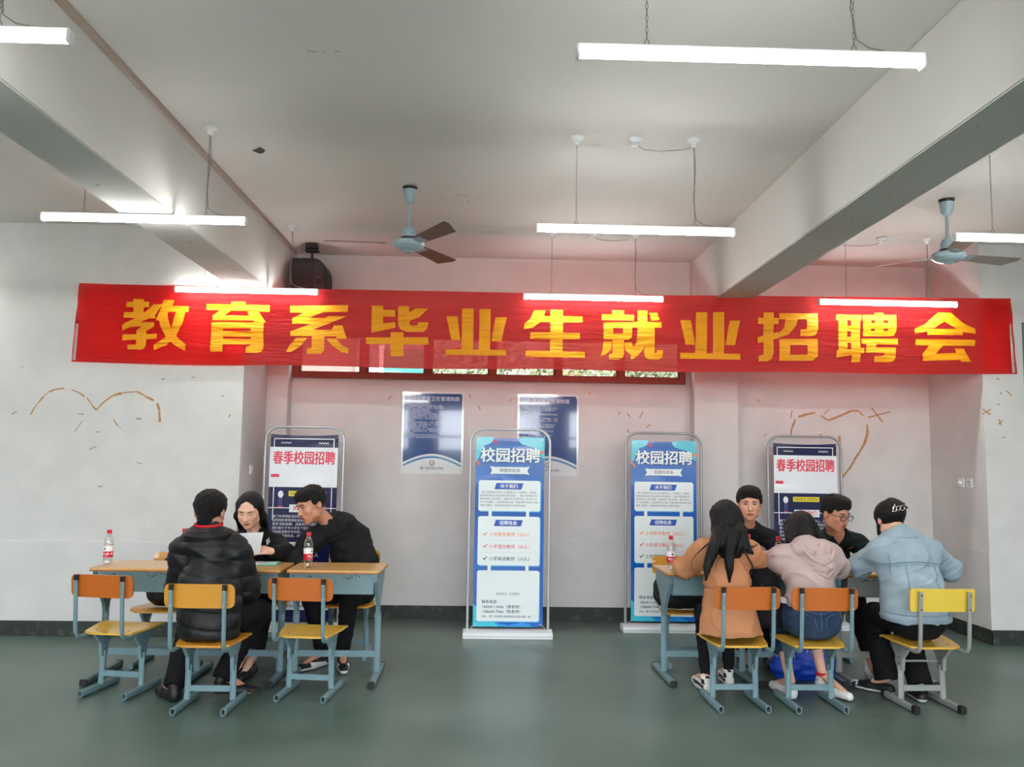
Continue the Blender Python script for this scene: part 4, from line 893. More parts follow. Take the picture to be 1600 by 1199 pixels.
    if color is not None:
        ca = me.color_attributes.new('Col', 'FLOAT_COLOR', 'POINT'); c = np.ones((len(V), 4), F); c[:, :3] = color(V); ca.data.foreach_set('color', c.ravel())
    me.validate()
    o = bpy.data.objects.new(name, me); C.objects.link(o); o.parent = parent
    return o
def parent_world(p):
    v = Vector((0, 0, 0))
    while p is not None: v += p.location; p = p.parent
    return v

m_skin = mat('skin', (255, 255, 255), .5, attr=True, var=.03, vscale=30, bump=.05, bscale=200)
m_hair = mat('hair_black', (10, 9, 9), .45, bump=.7, bscale=160, stretch=(1, 1, .12), spec=.28)
m_hairs = mat('hair_short', (15, 13, 13), .55, bump=.8, bscale=260, spec=.3)
m_eye = mat('eye_white', (206, 200, 196), .25); m_iris = mat('iris', (26, 16, 12), .15); m_brow = mat('eyebrow', (34, 26, 24), .8)
m_lash = mat('lash_line', (28, 18, 16), .7)
SK = lambda c: np.array(lin(c), F)

class Head:
    """head frame: x = subject's right-hand side seen from the front mirrored, y = facing, z = up"""
    def __init__(s, c, f, u=(0, 0, 1), k=1.12):
        s.c = V3(c); f = V3(f)/np.linalg.norm(f); x = np.cross(f, V3(u)); x /= np.linalg.norm(x); z = np.cross(x, f)
        s.M = np.stack([x, f, z], 1).astype(F); s.k = k
    def loc(s, P): return ((P-s.c)@s.M)/F(s.k)
    def w(s, p): return s.c+s.M@(V3(p)*F(s.k))
    def sdf(s, P):
        q = s.loc(P); A = q.copy(); A[:, 0] = np.abs(A[:, 0])
        d = ell(q, (0, -.014, .034), (.074, .094, .080))
        d = smin(d, ell(q, (0, .022, -.020), (.063, .070, .078)), .03)
        d = smin(d, ell(q, (0, .040, -.062), (.046, .046, .040)), .03)
        d = smin(d, ell(q, (0, .070, -.090), (.022, .018, .016)), .02)
        d = smin(d, ell(A, (.050, .015, -.055), (.018, .030, .026)), .02)
        d = smin(d, ell(A, (.040, .062, -.018), (.020, .020, .018)), .02)       # cheekbones
        d = smin(d, cone(A, (0, .083, .034), (.040, .070, .030), .011, .010), .012)   # brow
        d = smax(d, -ell(A, (.031, .098, .010), (.019, .014, .012)), .012)
        d = smin(d, cone(A, (0, .086, .018), (0, .106, -.022), .0075, .0115), .012)
        d = smin(d, ell(A, (.011, .098, -.027), (.009, .009, .007)), .006)
        d = smin(d, ell(q, (0, .084, -.050), (.026, .014, .017)), .012)
        d = smin(d, ell(q, (0, .0905, -.0505), (.019, .0095, .0050)), .005)
        d = smin(d, ell(q, (0, .0885, -.0605), (.016, .0095, .0058)), .005)
        d = smax(d, -ell(q, (0, .104, -.0555), (.021, .008, .0012)), .003)
        e = ell(A, (.079, -.006, -.002), (.008, .020, .032)); e = smax(e, -ell(A, (.090, .001, .004), (.007, .009, .015)), .006)
        d = smin(d, e, .008)
        return d*s.k
    def color(s, P, C0, base, lip=(168, 84, 78)):
        q = s.loc(P); A = q.copy(); A[:, 0] = np.abs(A[:, 0])
        k_ = np.clip(1-(np.minimum(ell(q, (0, .094, -.0505), (.020, .03, .0052)), ell(q, (0, .092, -.0605), (.017, .03, .0058))))/.002, 0, 1)[:, None]
        k_ = np.minimum(k_, 1)*(q[:, 1] > .06)[:, None]; c = C0*(1-.8*k_)+SK(lip)*.8*k_
        r = np.clip(1-np.abs(ell(A, (.045, .07, -.025), (.018, .03, .014)))/.02, 0, 1)[:, None]*.22
        c = c*(1-r)+SK((206, 128, 106))*r
        m_ = ((np.abs(q[:, 2]+.0555) < .0012) & (A[:, 0] < .021) & (q[:, 1] > .08))[:, None]
        return np.where(m_, SK((90, 40, 38)), c)
    def features(s, parent, look=0., closed=False, brow=1.0):
        W = parent_world(parent)
        for sx in (-1, 1):
            def p(x, y, z): return tuple(s.w((sx*x, y, z))-np.array(W))
            if not closed:
                b = B(); c = p(.031, .0785, .0105); k = s.k
                b.sphere((0, 0, 0), 1, 14)
                for i, v in enumerate(b.v): q = s.M@(V3(v)*V3((.0145, .0085, .0058))*F(k)); b.v[i] = tuple(np.array(c)+q)
                eo = b.obj('eye', m_eye, parent, smooth=True)
                b = B(); b.sphere((0, 0, 0), 1, 12); c = p(.031+sx*look, .0850, .0108)
                for i, v in enumerate(b.v): q = s.M@(V3(v)*V3((.0056, .0028, .0054))*F(k)); b.v[i] = tuple(np.array(c)+q)
                b.obj('iris', m_iris, parent, smooth=True)
            arc = [p(.0165+.003*i, .086+.0032*math.sin(PI*i/10)-.0006*i, .0105+(0 if closed else .0055)*math.sin(PI*i/10)-(.0035*math.sin(PI*i/10) if closed else 0)) for i in range(11)]
            B().tube(arc, .0015*s.k, 5).obj('lash', m_lash, parent, smooth=True)
            arc = [p(.013+.0048*i, .0945-.0001*i-.00032*i*i, .029+.0035*math.sin(PI*min(1, i/5.5)*.62)) for i in range(8)]
            B().tube(arc, [.0020*brow*s.k, .0034*brow*s.k, .0036*brow*s.k, .0036*brow*s.k, .0034*brow*s.k, .003*brow*s.k, .002*brow*s.k, .001*s.k], 6).obj('eyebrow', m_brow, parent, smooth=True)
    def shorthair(s, P, front=.052, tuft=.006, seed=0, side=.0):
        q = s.loc(P)
        d = ell(q, (0, -.015, .040), (.090, .106, .092)); d = smin(d, ell(q, (0, .03, .085), (.066, .058, .038)), .02)
        d -= wr(q, tuft*.55, 85, seed, (1, .45, .45))+.002*np.sin(q[:, 0]*300+5*np.sin(q[:, 1]*60))*np.sin(q[:, 1]*190+seed)
        cut = (q[:, 1]*.62-(q[:, 2]-(front-.066))*.78)+.002*np.sin(q[:, 0]*90)
        bulge = np.where(np.abs(q[:, 0]) > .055, (q[:, 1]-.035-side)*.9, -1)
        d = smax(d, cut*1.0, .008); return smax(d, np.where(q[:, 2] < .045, bulge, -1), .006)*s.k

def hand(P, w0, dr, nn, side, k=1.0, curl=.5):
    d = V3(dr)/np.linalg.norm(dr); n = V3(nn)-d*float(V3(nn)@d); n /= np.linalg.norm(n); t = np.cross(d, n)*side; w0 = V3(w0)
    def pt(a, b, c): return w0+(d*a+t*b+n*c)*F(k)
    out = cone(P, pt(-.02, 0, 0), pt(.03, .0, 0), .024*k, .020*k)
    for i, (L, off) in enumerate(((.068, .030), (.076, .010), (.070, -.010), (.055, -.029))):
        a = pt(.015, off*.55, 0); b = pt(.085-abs(off-.01)*.35, off, 0); out = smin(out, cone(P, a, b, .014*k, .0105*k), .012)
    for i, (L, off) in enumerate(((.068, .030), (.076, .010), (.070, -.010), (.055, -.029))):
        b = pt(.085-abs(off-.01)*.35, off, 0); an = 0; p = b
        for j, fr in enumerate((.45, .3, .25)):
            an += curl*(.55+.25*j)*(1+.12*i); e = p+(d*math.cos(an)-n*math.sin(an)+t*F(off*.8))*F(L*fr*k)
            out = smin(out, cone(P, p, e, (.0098-.0009*j)*k, (.0090-.0010*j)*k), .004); p = e
    a = pt(.018, .022, -.004); b = pt(.048, .046, -.016); c = pt(.078, .052, -.026); e = pt(.098, .046, -.034)
    out = smin(out, cone(P, a, b, .016*k, .012*k), .012); out = smin(out, cone(P, b, c, .0112*k, .0098*k), .006); return smin(out, cone(P, c, e, .0098*k, .008*k), .005)

def u_(a, b): v = V3(b)-V3(a); return v/np.linalg.norm(v)
def cutplane(P, p, n, k=1): return (P-V3(p))@V3(n)*k
def crease(P, amp, f, s=0.):
    x, y, z = P[:, 0]*f, P[:, 1]*f, P[:, 2]*f
    ph = z*.9+x*.75*np.sin(s+1.3)+1.5*np.sin(x*.45+y*.5+s)+.8*np.sin(z*.35+y*.8-s); c = 1-np.abs(np.sin(ph))
    m_ = .5+.5*np.sin(x*.31+z*.27+y*.4+s*3)
    ph2 = x*.8-z*.5+1.7*np.sin(z*.4+s*2)+y*.3; c2 = 1-np.abs(np.sin(ph2))
    return (amp*(c**3*m_+.7*c2**4*(1-m_))).astype(F)
def bounds(pts, pad):
    a = np.array([V3(p) for p in pts]); return a.min(0)-pad, a.max(0)+pad

def person(label, J, T, base):
    """J joints (world), T tailoring. Body is one skinned figure; hair, garments and shoes are its children."""
    root = empty('person', (base[0], base[1], 0), label, 'person')
    H = Head(*T['head']); tone = SK(T.get('tone', (212, 160, 132)))
    pel, ch, nk = J['pel'], J['ch'], J['nk']; fr = V3(J['fr'])/np.linalg.norm(J['fr'])
    nb = H.w((0, -.025, -.050))
    hs = T.get('hs', .88)
    R = T.get('R', {}); rp, rc = R.get('pel', .135), R.get('ch', .135); sq = R.get('sq', .70)
    def body(P):
        d = H.sdf(P)
        d = smin(d, cone(P, nb, nk, .050, .054), .02)
        t = smax(fcone(P, pel, ch, rp*.86, rc*.86, fr, sq), F(.414)-P[:, 2], .02)
        for s in 'ab': t = smin(t, cone(P, nk, J['sh'+s], .045, .040), .04)
        t = smin(t, cone(P, ch, nk, .10, .05), .05); d = smin(d, t, .03)
        for s in 'ab':
            d = smin(d, cone(P, J['sh'+s], J['el'+s], .042, .034), .02)
            d = smin(d, cone(P, J['el'+s], J['wr'+s], .036, .024), .01)
            o_ = V3(J['wr'+('b' if s == 'a' else 'a')])-V3(J['wr'+s]); sd = 1 if float(np.cross(V3(J['hd'+s]), V3(J['hn'+s]))@o_) > 0 else -1
            d = smin(d, hand(P, J['wr'+s], J['hd'+s], J['hn'+s], sd, hs, J.get('curl', .5)), .008)
            hp = V3(pel)+V3(J['kn'+s])*0; off = V3(np.cross(fr, (0, 0, 1))); off = off*(1 if float(off@(V3(J['kn'+s])-V3(pel))) > 0 else -1)
            hp = V3(pel)+off*.08
            d = smin(d, cone(P, hp, J['kn'+s], .072, .050), .03); d = smin(d, cone(P, J['kn'+s], J['an'+s], .048, .030), .015)
            d = smin(d, cone(P, J['an'+s], J['to'+s], .030, .020), .015)
        return d
    allp = [pel, ch, nk, H.c]+[J[k_+s] for k_ in ('sh', 'el', 'wr', 'kn', 'an', 'to') for s in 'ab']
    lo, hi = bounds(allp, .16); lo[2] = max(lo[2], .0)
    bo = mesh_field(body, lo, hi, T.get('h', .0052), 'body', m_skin, root, color=lambda V: H.color(V, np.repeat(tone[None], len(V), 0), tone, T.get('lip', (176, 100, 88))))
    if T.get('face', 0): H.features(bo, T.get('look', 0), T.get('closed', False), T.get('brow', 1))
    # hair
    hf = T['hair']; hl, hh = T.get('hb', (H.c-.17, H.c+.17))
    mesh_field(lambda P: hf(H, P), hl, hh, .0045, 'hair', T.get('hm', m_hairs), root)
    # top garment
    G = T['top']; e = G.get('t', .018)
    def top(P):
        t = fcone(P, pel, ch, rp+e, rc+e, fr, sq)
        for s in 'ab': t = smin(t, cone(P, nk, J['sh'+s], .050+e, .048+e), .05)
        t = smin(t, cone(P, ch, nk, .10+e*.5, .060+e*.5), .05)
        if 'mod' in G: t = G['mod'](P, t)
        t = smax(t, cutplane(P, *G['hem']), .01)
        for s in 'ab':
            sl = smin(cone(P, J['sh'+s], J['el'+s], .052+e, .046+e), cone(P, J['el'+s], J['wr'+s], .046+e, G.get('cuff', .032)+e*.4), .02)
            if 'short' in G: q = V3(J['sh'+s])+(V3(J['el'+s])-V3(J['sh'+s]))*F(G['short']); sl = smax(sl, cutplane(P, q, u_(J['sh'+s], J['el'+s])), .006)
            else: sl = np.where(np.linalg.norm(P-V3(J['wr'+s]), axis=1) < .14, np.maximum(sl, cutplane(P, V3(J['wr'+s])-u_(J['el'+s], J['wr'+s])*F(.012), u_(J['el'+s], J['wr'+s]))), sl)
            t = smin(t, sl, G.get('kb', .03))
        t -= wr(P, G.get('w', .006), G.get('wf', 26), G.get('seed', 0), G.get('ws', (1, 1, 1)))
        t -= crease(P, G.get('cr', .007), G.get('cf', 22), G.get('seed', 0))
        if 'post' in G: t = G['post'](P, t)
        c, r = G.get('neck', (nb, .062)); t = smax(t, -cone(P, V3(nk)-V3(u_(nk, nb))*F(.02), V3(nb)+u_(nk, nb)*F(.05), r, r), .006)
        return t
    lo, hi = bounds([pel, ch, nk]+[J[k_+s] for k_ in ('sh', 'el', 'wr') for s in 'ab'], .24)
    to = mesh_field(top, lo, hi, G.get('h', .0065), G['name'], G['mat'], root, matfn=G.get('matfn'))
    if 'lab' in G: to['label'] = G['lab']
    # lower garment
    L = T['low']; e = L.get('t', .012)
    def low(P):
        t = smax(fcone(P, pel, V3(pel)+V3((0, 0, .06)), rp+e*.8, rp+e*.6, fr, .82), F(.412)-P[:, 2], .03)
        for s in 'ab':
            off = V3(np.cross(fr, (0, 0, 1))); off = off*(1 if float(off@(V3(J['kn'+s])-V3(pel))) > 0 else -1); hp = V3(pel)+off*.075
            t = smin(t, cone(P, hp, J['kn'+s], .080+e, .058+e), .03)
            t = smin(t, cone(P, J['kn'+s], J['an'+s], .057+e, L.get('ra', .038)+e), .02)
            q = V3(J['kn'+s])+(V3(J['an'+s])-V3(J['kn'+s]))*F(L.get('len', .93)); uu = u_(J['kn'+s], J['an'+s])
            near = np.linalg.norm(P-V3(J['an'+s]), axis=1) < L.get('nr', .16); t = np.where(near, np.maximum(t, cutplane(P, q, uu)), t)
        t -= wr(P, L.get('w', .005), L.get('wf', 24), 3.1)+crease(P, .005, 24, 2.)
        return np.maximum(t, cutplane(P, V3(pel)+V3((0, 0, L.get('waist', .12))), (0, 0, 1)))
    lo, hi = bounds([pel]+[J[k_+s] for k_ in ('kn', 'an') for s in 'ab'], .22)
    mesh_field(low, lo, hi, .008, L['name'], L['mat'], root)
    # shoes
    for s in 'ab':
        S = T['shoe']; a = V3(J['an'+s]); tt = V3(J['to'+s]); fl = F(J.get('fl'+s, 0.0)); hl = a.copy(); hl[2] = .033+fl; tp = tt.copy(); tp[2] = .028+F(J.get('tf'+s, 0))
        dd = tp-hl; dd = dd/np.linalg.norm(dd); hl2 = hl-dd*F(.02); mid = hl2+dd*F(.13); tp = hl2+dd*F(.235)
        def shoe(P):
            d = cone(P, hl2, mid, .036, .040); d = smin(d, cone(P, mid, tp, .040, .030), .02)
            d = smin(d, cone(P, hl2+V3((0, 0, .03)), a+V3((0, 0, -.01)), .034, .036), .02) if S.get('high', 1) else d
            d = smax(d, cutplane(P, hl2+V3((0, 0, -.028)), np.array([0, 0, -1])+0*dd), .004)
            if S.get('high', 1): d = smax(d, cutplane(P, (0, 0, a[2]+S.get('cutz', .02)), (0, 0, 1)), .004)
            return d
        lo, hi = bounds([hl2, tp, a], .09); zs = hl2[2]-.012
        mesh_field(shoe, lo, hi, .005, 'shoe', S['mats'], root, matfn=(lambda Pc: (Pc[:, 2] < zs+(Pc[:, 2]*0)).astype(int)) if len(S['mats']) > 1 and 'mf' not in S else (lambda Pc: S['mf'](Pc, hl2, dd)) if 'mf' in S else None)
    return root, bo, to, H

# ================================================================== the people
def gm(name, rgb, **k): return mat(name, rgb, k.pop('rough', .85), var=k.pop('var', .06), vscale=k.pop('vs', 14), bump=k.pop('bump', .25), bscale=k.pop('bs', 300), spec=k.pop('spec', .25), **k)
g_puff = gm('puffer_black', (20, 21, 24), rough=.45, bump=.3, bs=60, spec=.35); g_blk = gm('cloth_black', (22, 22, 25)); g_trb = gm('trouser_black', (18, 18, 21)); g_red = gm('collar_red', (190, 30, 44), rough=.6)
g_camel = gm('camel_cotton', (182, 126, 90), vs=6); g_pink = gm('dusty_pink_fleece', (182, 161, 157), vs=9); g_denim = gm('light_denim', (146, 164, 175), var=.14, vs=9, bump=.4); g_seam = gm('denim_seam', (112, 136, 152), var=.2, vs=60)
g_jean = gm('dark_denim', (44, 62, 88), var=.2, vs=7); g_polo = gm('polo_dark_green', (20, 30, 30)); g_tee = gm('tee_black', (24, 26, 32)); g_hood = gm('hoodie_black', (24, 25, 27))
g_wsh = mat('shoe_white', (222, 222, 222), .5); g_bsh = mat('shoe_black', (22, 22, 24), .5); g_sole = mat('sole_white', (214, 214, 212), .55); g_bsole = mat('sole_black', (30, 30, 32), .7)
UP = (0, 0, 1)
def pz(z): return ((0, 0, z), (0, 0, -1))
S_BLK = dict(mats=[g_bsh, g_bsole]); S_WHT = dict(mats=[g_wsh, g_sole], high=1, cutz=.0)
def ring(parent, name, mtl, c, rx, ry, r, tilt=(0, 0), a0=0, a1=2*PI, flat=None, n=28):
    W = parent_world(parent); pts = []
    for i in range(n+1):
        a = a0+(a1-a0)*i/n; x = rx*math.cos(a); y = ry*math.sin(a); pts.append((c[0]+x-W.x, c[1]+y-W.y, c[2]+x*tilt[0]+y*tilt[1]-W.z))
    closed = abs(a1-a0-2*PI) < .01
    if closed: pts = pts[:-1]
    return B().tube(pts, r, 8, closed=closed, flat=flat).obj(name, mtl, parent, smooth=True)
def strip(parent, name, mtl, pts, r, flat=None, seg=6):
    W = parent_world(parent); return B().tube([Vector(p)-W for p in pts], r, seg, flat=flat).obj(name, mtl, parent, smooth=True)
def onto(obj, pts, off=.002, dr=(0, -1, 0)):
    """points laid on the front surface of a garment mesh along a ray direction"""
    W = parent_world(obj); from mathutils.bvhtree import BVHTree
    me = obj.data; bv = BVHTree.FromPolygons([v.co for v in me.vertices], [p.vertices for p in me.polygons]); out = []
    d = Vector(dr)
    for p in pts:
        o = Vector(p)-W; h = bv.ray_cast(o-d*-.0+d*.6, -d)
        out.append((h[0]+W+d*off) if h[0] is not None else Vector(p))
    return out
def lerp(a, b, n): return [tuple(a[k_]+(b[k_]-a[k_])*i/n for k_ in range(3)) for i in range(n+1)]

# --- 1 man seen from behind in a puffer jacket
J = dict(pel=(-1.69, 5.24, .51), ch=(-1.73, 5.34, .80), nk=(-1.765, 5.385, 1.00), fr=(0, 1, 0), sha=(-1.91, 5.37, .91), shb=(-1.60, 5.38, .91), ela=(-1.955, 5.42, .68), elb=(-1.54, 5.45, .67), wra=(-1.84, 5.70, .805), wrb=(-1.63, 5.72, .805), hda=(.4, 1, 0), hdb=(-.4, 1, 0), hna=UP, hnb=UP, kna=(-1.93, 5.62, .50), knb=(-1.50, 5.64, .50), ana=(-1.93, 5.34, .11), anb=(-1.655, 5.42, .14), toa=(-2.05, 5.47, .03), tob=(-1.50, 5.47, .03), fla=0, flb=.02)
def puff_post(P, t): return t-.012*np.abs(np.sin(PI*(P[:, 2]+.05*P[:, 0]+.012*np.sin(P[:, 0]*7))/.10))**.45+.009
def puff_mod(P, t): t = smin(t, fcone(P, (-1.69, 5.21, .47), (-1.72, 5.25, .70), .17, .185, (0, 1, 0), .72), .05); t = smin(t, ell(P, (-1.75, 5.285, .945), (.15, .075, .065)), .04); return smin(t, cone(P, (-1.86, 5.38, 1.0), (-1.67, 5.38, 1.0), .062, .062), .04)
def hair1(H, P):
    q = H.loc(P); return smin(H.shorthair(P, .050, .006, 1.0), (cone(q, (0, -.055, .0), (0, -.052, -.062), .052, .042)-wr(q, .004, 70, 2.))*H.k, .02)
r, bo, to, H = person('man with his back to us in a black puffer jacket with a red collar', J, dict(head=((-1.79, 5.435, 1.155), (.08, .93, -.30), UP, 1.12), tone=(206, 150, 122), hair=hair1, h=.0075, top=dict(name='puffer_jacket', mat=g_puff, t=.042, mod=puff_mod, post=puff_post, hem=pz(.415), w=.006, wf=15, cr=.004, cuff=.04, kb=.05), low=dict(name='trousers', mat=g_trb, len=1.05, t=.014, ra=.048), shoe=S_BLK), (-1.72, 5.3))
ring(r, 'collar', g_red, (-1.780, 5.385, 1.082), .083, .081, .0095, (.0, .12), flat=1.0)
ring(r, 'hood_rim', g_puff, (-1.765, 5.335, 1.025), .118, .072, .036, (0, .25), PI*.95, PI*2.05)

# --- 2 seated woman with the paper
J = dict(pel=(-1.72, 6.60, .51), ch=(-1.735, 6.46, .79), nk=(-1.745, 6.34, .945), fr=(0, -1, 0), sha=(-1.90, 6.345, .865), shb=(-1.58, 6.345, .865), ela=(-1.96, 6.19, .815), elb=(-1.475, 6.20, .815), wra=(-1.84, 6.055, .84), wrb=(-1.555, 6.05, .845), hda=(1, -.35, .10), hdb=(-1, -.30, .10), hna=(0, -.75, .6), hnb=(0, -.75, .6), curl=.35, kna=(-1.82, 6.10, .49), knb=(-1.60, 6.08, .49), ana=(-1.70, 6.02, .12), anb=(-1.63, 5.99, .12), toa=(-1.70, 5.84, .03), tob=(-1.64, 5.80, .03))
def hair2(H, P):
    q = H.loc(P); A = q.copy(); A[:, 0] = np.abs(A[:, 0])
    d = ell(q, (0, -.018, .036), (.080, .099, .084)); d = smin(d, cone(A, (.064, -.005, .04), (.080, -.005, -.06), .024, .020), .03); d = smin(d, cone(A, (.080, -.02, -.05), (.078, -.07, -.17), .030, .028), .03)
    d = smin(d, fcone(q, (0, -.07, .0), (0, -.10, -.18), .08, .07, (0, 1, 0), .5), .04)
    face = ell(q, (0, .085, -.014), (.0615, .090, .104)); d = smax(d, -face, .008)
    d += .004*np.exp(-(q[:, 0]/.003)**2)*(q[:, 2] > .03)
    return (d-.001*np.sin(q[:, 0]*260+q[:, 2]*30))*H.k
def vneck(c, w, h, dr): 
    def f(P, t):
        q = P-V3(c); x = np.abs(q[:, 0]*dr[1]-q[:, 1]*dr[0]); y = q[:, 0]*dr[0]+q[:, 1]*dr[1]
        v = np.maximum(x-w*(q[:, 2]+h)/h, -q[:, 2]-h); return smax(t, -np.maximum(v, -y-.03), .004)
    return f
r, bo, to, H = person('woman in a black blazer with long dark hair reading a white paper', J, dict(head=((-1.752, 6.185, 1.125), (.03, -.90, -.40), UP, 1.09), tone=(234, 186, 162), hair=hair2, hm=m_hair, hb=(V3(-1.95, 5.98, .80), V3(-1.55, 6.45, 1.32)), face=1, closed=True, lip=(150, 48, 46), brow=.7, R=dict(pel=.13, ch=.122), top=dict(name='blazer', mat=g_blk, t=.020, hem=pz(.55), post=vneck((-1.747, 6.30, .985), .052, .13, (0, -1)), w=.005), low=dict(name='trousers', mat=g_trb, len=.86, ra=.06, t=.02), shoe=dict(mats=[g_bsh, g_bsole], high=0)), (-1.72, 6.4))
W = r.location
for s in (-1, 1): strip(r, 'lapel', g_blk, onto(to, [(-1.747+s*.062, 6.3, .985), (-1.747+s*.052, 6.3, .93), (-1.747+s*.028, 6.3, .885), (-1.747+s*.004, 6.3, .845)], .004), [.012, .016, .016, .006], .5)
p = onto(to, [(-1.628, 6.3, .893)], .006)[0]; b = B()
for a in range(5): b.sphere((p.x-W.x+.010*math.cos(a*1.257), p.y-W.y, p.z-W.z+.010*math.sin(a*1.257)), .0062, 8)
b.sphere((p.x-W.x-.004, p.y-W.y, p.z-W.z-.02), .007, 8); b.sphere((p.x-W.x+.004, p.y-W.y, p.z-W.z+.022), .005, 8); b.obj('brooch', m_white, r, smooth=True)
e = H.w((-.083, .003, -.036)); B().sphere(tuple(e-np.array(W)), .006, 10).obj('earring', m_white, r, smooth=True)
ring(r, 'bracelet', mat('bracelet_red', (150, 50, 40), .4), J['wrb'], .004, .027, .0022)

# --- 3 man leaning over in a black hoodie
J = dict(pel=(-1.00, 6.52, .51), ch=(-1.06, 6.44, .80), nk=(-1.175, 6.335, 1.00), fr=(-.55, -.83, 0), sha=(-1.31, 6.24, .90), shb=(-.99, 6.44, .93), ela=(-1.39, 6.16, .74), elb=(-.895, 6.38, .745), wra=(-1.24, 6.17, .66), wrb=(-1.02, 6.20, .655), hda=(.6, -.1, -.5), hdb=(-.6, -.1, -.5), hna=(0, -.4, .9), hnb=(0, -.4, .9), kna=(-1.27, 6.16, .50), knb=(-.99, 6.14, .50), ana=(-1.19, 6.24, .11), anb=(-1.04, 6.22, .11), toa=(-1.31, 6.05, .03), tob=(-1.0, 6.04, .03))
def hair3(H, P): return H.shorthair(P, .056, .006, 2.0, -.004)
def hood3(P, t): t = smin(t, ell(P, (-1.12, 6.42, 1.02), (.12, .09, .085)), .04); t = smin(t, cone(P, (-1.17, 6.42, 1.06), (-1.08, 6.34, 1.02), .045, .05), .04); return t
def shoe3(Pc, hl, dd): a = (Pc-hl)@dd; z = Pc[:, 2]; return ((z < .028) | ((np.abs(z-.03-.12*(a-.06)) < .014) & (a > .02) & (a < .17))).astype(int)
r, bo, to, H = person('man in a black hoodie leaning left over the desk', J, dict(head=((-1.305, 6.215, 1.165), (-.66, -.68, -.36), (-.18, 0, 1), 1.13), tone=(194, 138, 110), hair=hair3, face=1, closed=False, look=-.002, top=dict(name='hoodie', mat=g_hood, t=.028, hem=pz(.50), mod=hood3, w=.007, kb=.05), low=dict(name='trousers', mat=g_trb, len=1.03), shoe=dict(mats=[g_bsh, g_sole], mf=shoe3)), (-1.1, 6.35))
ring(r, 'hood_rim', g_hood, (-1.165, 6.345, 1.035), .085, .08, .018, (-.25, -.1))

# --- 4 man in black round-neck top
J = dict(pel=(2.03, 6.70, .51), ch=(2.03, 6.60, .82), nk=(2.035, 6.49, 1.015), fr=(0, -1, 0), sha=(1.845, 6.49, .945), shb=(2.215, 6.48, .935), ela=(1.81, 6.36, .80), elb=(2.26, 6.36, .80), wra=(1.93, 6.23, .81), wrb=(2.13, 6.22, .81), hda=(.6, -.8, 0), hdb=(-.6, -.8, 0), hna=UP, hnb=UP, kna=(1.93, 6.26, .50), knb=(2.13, 6.26, .50), ana=(1.94, 6.34, .11), anb=(2.14, 6.34, .11), toa=(1.93, 6.12, .03), tob=(2.14, 6.12, .03))
def hair4(H, P):
    q = H.loc(P); return smin(H.shorthair(P, .060, .007, 3.0, .006), (ell(q, (0, .02, .098), (.070, .070, .034)))*H.k, .02)
r, bo, to, H = person('man in a black round-neck top facing us between the two girls', J, dict(head=((2.005, 6.335, 1.21), (-.24, -.96, -.08), (0, 0, 1), 1.10), tone=(204, 152, 124), hair=hair4, face=1, look=0, lip=(160, 92, 80), top=dict(name='round_neck_top', mat=g_tee, t=.020, hem=pz(.50), w=.005), low=dict(name='trousers', mat=g_trb, len=.93), shoe=S_BLK), (2.03, 6.5))
ring(r, 'neck_rib', g_tee, (2.03, 6.455, 1.035), .074, .066, .010, (0, .35))

# --- 5 man with glasses
J = dict(pel=(2.68, 6.66, .51), ch=(2.70, 6.53, .80), nk=(2.69, 6.39, .985), fr=(0, -1, 0), sha=(2.545, 6.38, .90), shb=(2.865, 6.39, .915), ela=(2.52, 6.24, .815), elb=(2.93, 6.24, .815), wra=(2.63, 6.08, .815), wrb=(2.79, 6.07, .84), hda=(.5, -.8, .1), hdb=(-.75, -.4, .25), hna=UP, hnb=(-.2, -.6, .7), kna=(2.58, 6.26, .50), knb=(2.78, 6.26, .50), ana=(2.60, 6.34, .11), anb=(2.78, 6.05, .13), toa=(2.58, 6.12, .03), tob=(2.74, 5.86, .03))
def hair5(H, P):
    q = H.loc(P); return smin(H.shorthair(P, .060, .008, 4.0, .002), ell(q, (0, .035, .105), (.055, .060, .034))*H.k, .02)
r, bo, to, H = person('man with black glasses in a dark polo shirt looking down to the right', J, dict(head=((2.625, 6.235, 1.155), (.40, -.84, -.30), UP, 1.11), tone=(194, 140, 114), hair=hair5, face=1, look=.001, top=dict(name='polo_shirt', mat=g_polo, t=.022, hem=pz(.50), short=.82, post=vneck((2.69, 6.34, .985), .048, .11, (0, -1)), w=.006), low=dict(name='trousers', mat=g_trb, len=.93), shoe=dict(mats=[g_wsh, g_sole])), (2.69, 6.45))
W = np.array(r.location)
b = B()
for s in (-1, 1):
    sg_ = lambda v: math.copysign(abs(v)**.55, v)
    pts = [tuple(H.w((s*.033+.025*sg_(math.cos(a)), .106-.004*abs(math.cos(a)), .005+.0155*sg_(math.sin(a))))-W) for a in [2*PI*i/24 for i in range(24)]]
    b.tube(pts, .0022, 6, closed=True)
    b.tube([tuple(H.w(p)-W) for p in ((s*.055, .102, .012), (s*.070, .08, .013), (s*.083, .0, .012), (s*.083, -.02, .0))], .002, 6)
b.tube([tuple(H.w(p)-W) for p in ((-.009, .106, .008), (0, .109, .011), (.009, .106, .008))], .002, 6)
gl = b.obj('glasses', m_black, r, smooth=True)
for s in (-1, 1): B().add([tuple(H.w((s*.033+.023*math.cos(a), .1055, .005+.0145*math.sin(a)))-W) for a in [2*PI*i/16 for i in range(16)]], [list(range(16))]).obj('lens', m_glass, gl)
for s in (-1, 1): strip(r, 'shirt_collar', g_polo, onto(to, [(2.69+s*.068, 6.35, 1.0), (2.69+s*.062, 6.35, .965), (2.69+s*.03, 6.35, .925), (2.69+s*.008, 6.35, .885)], .005), [.013, .017, .018, .006], .5)
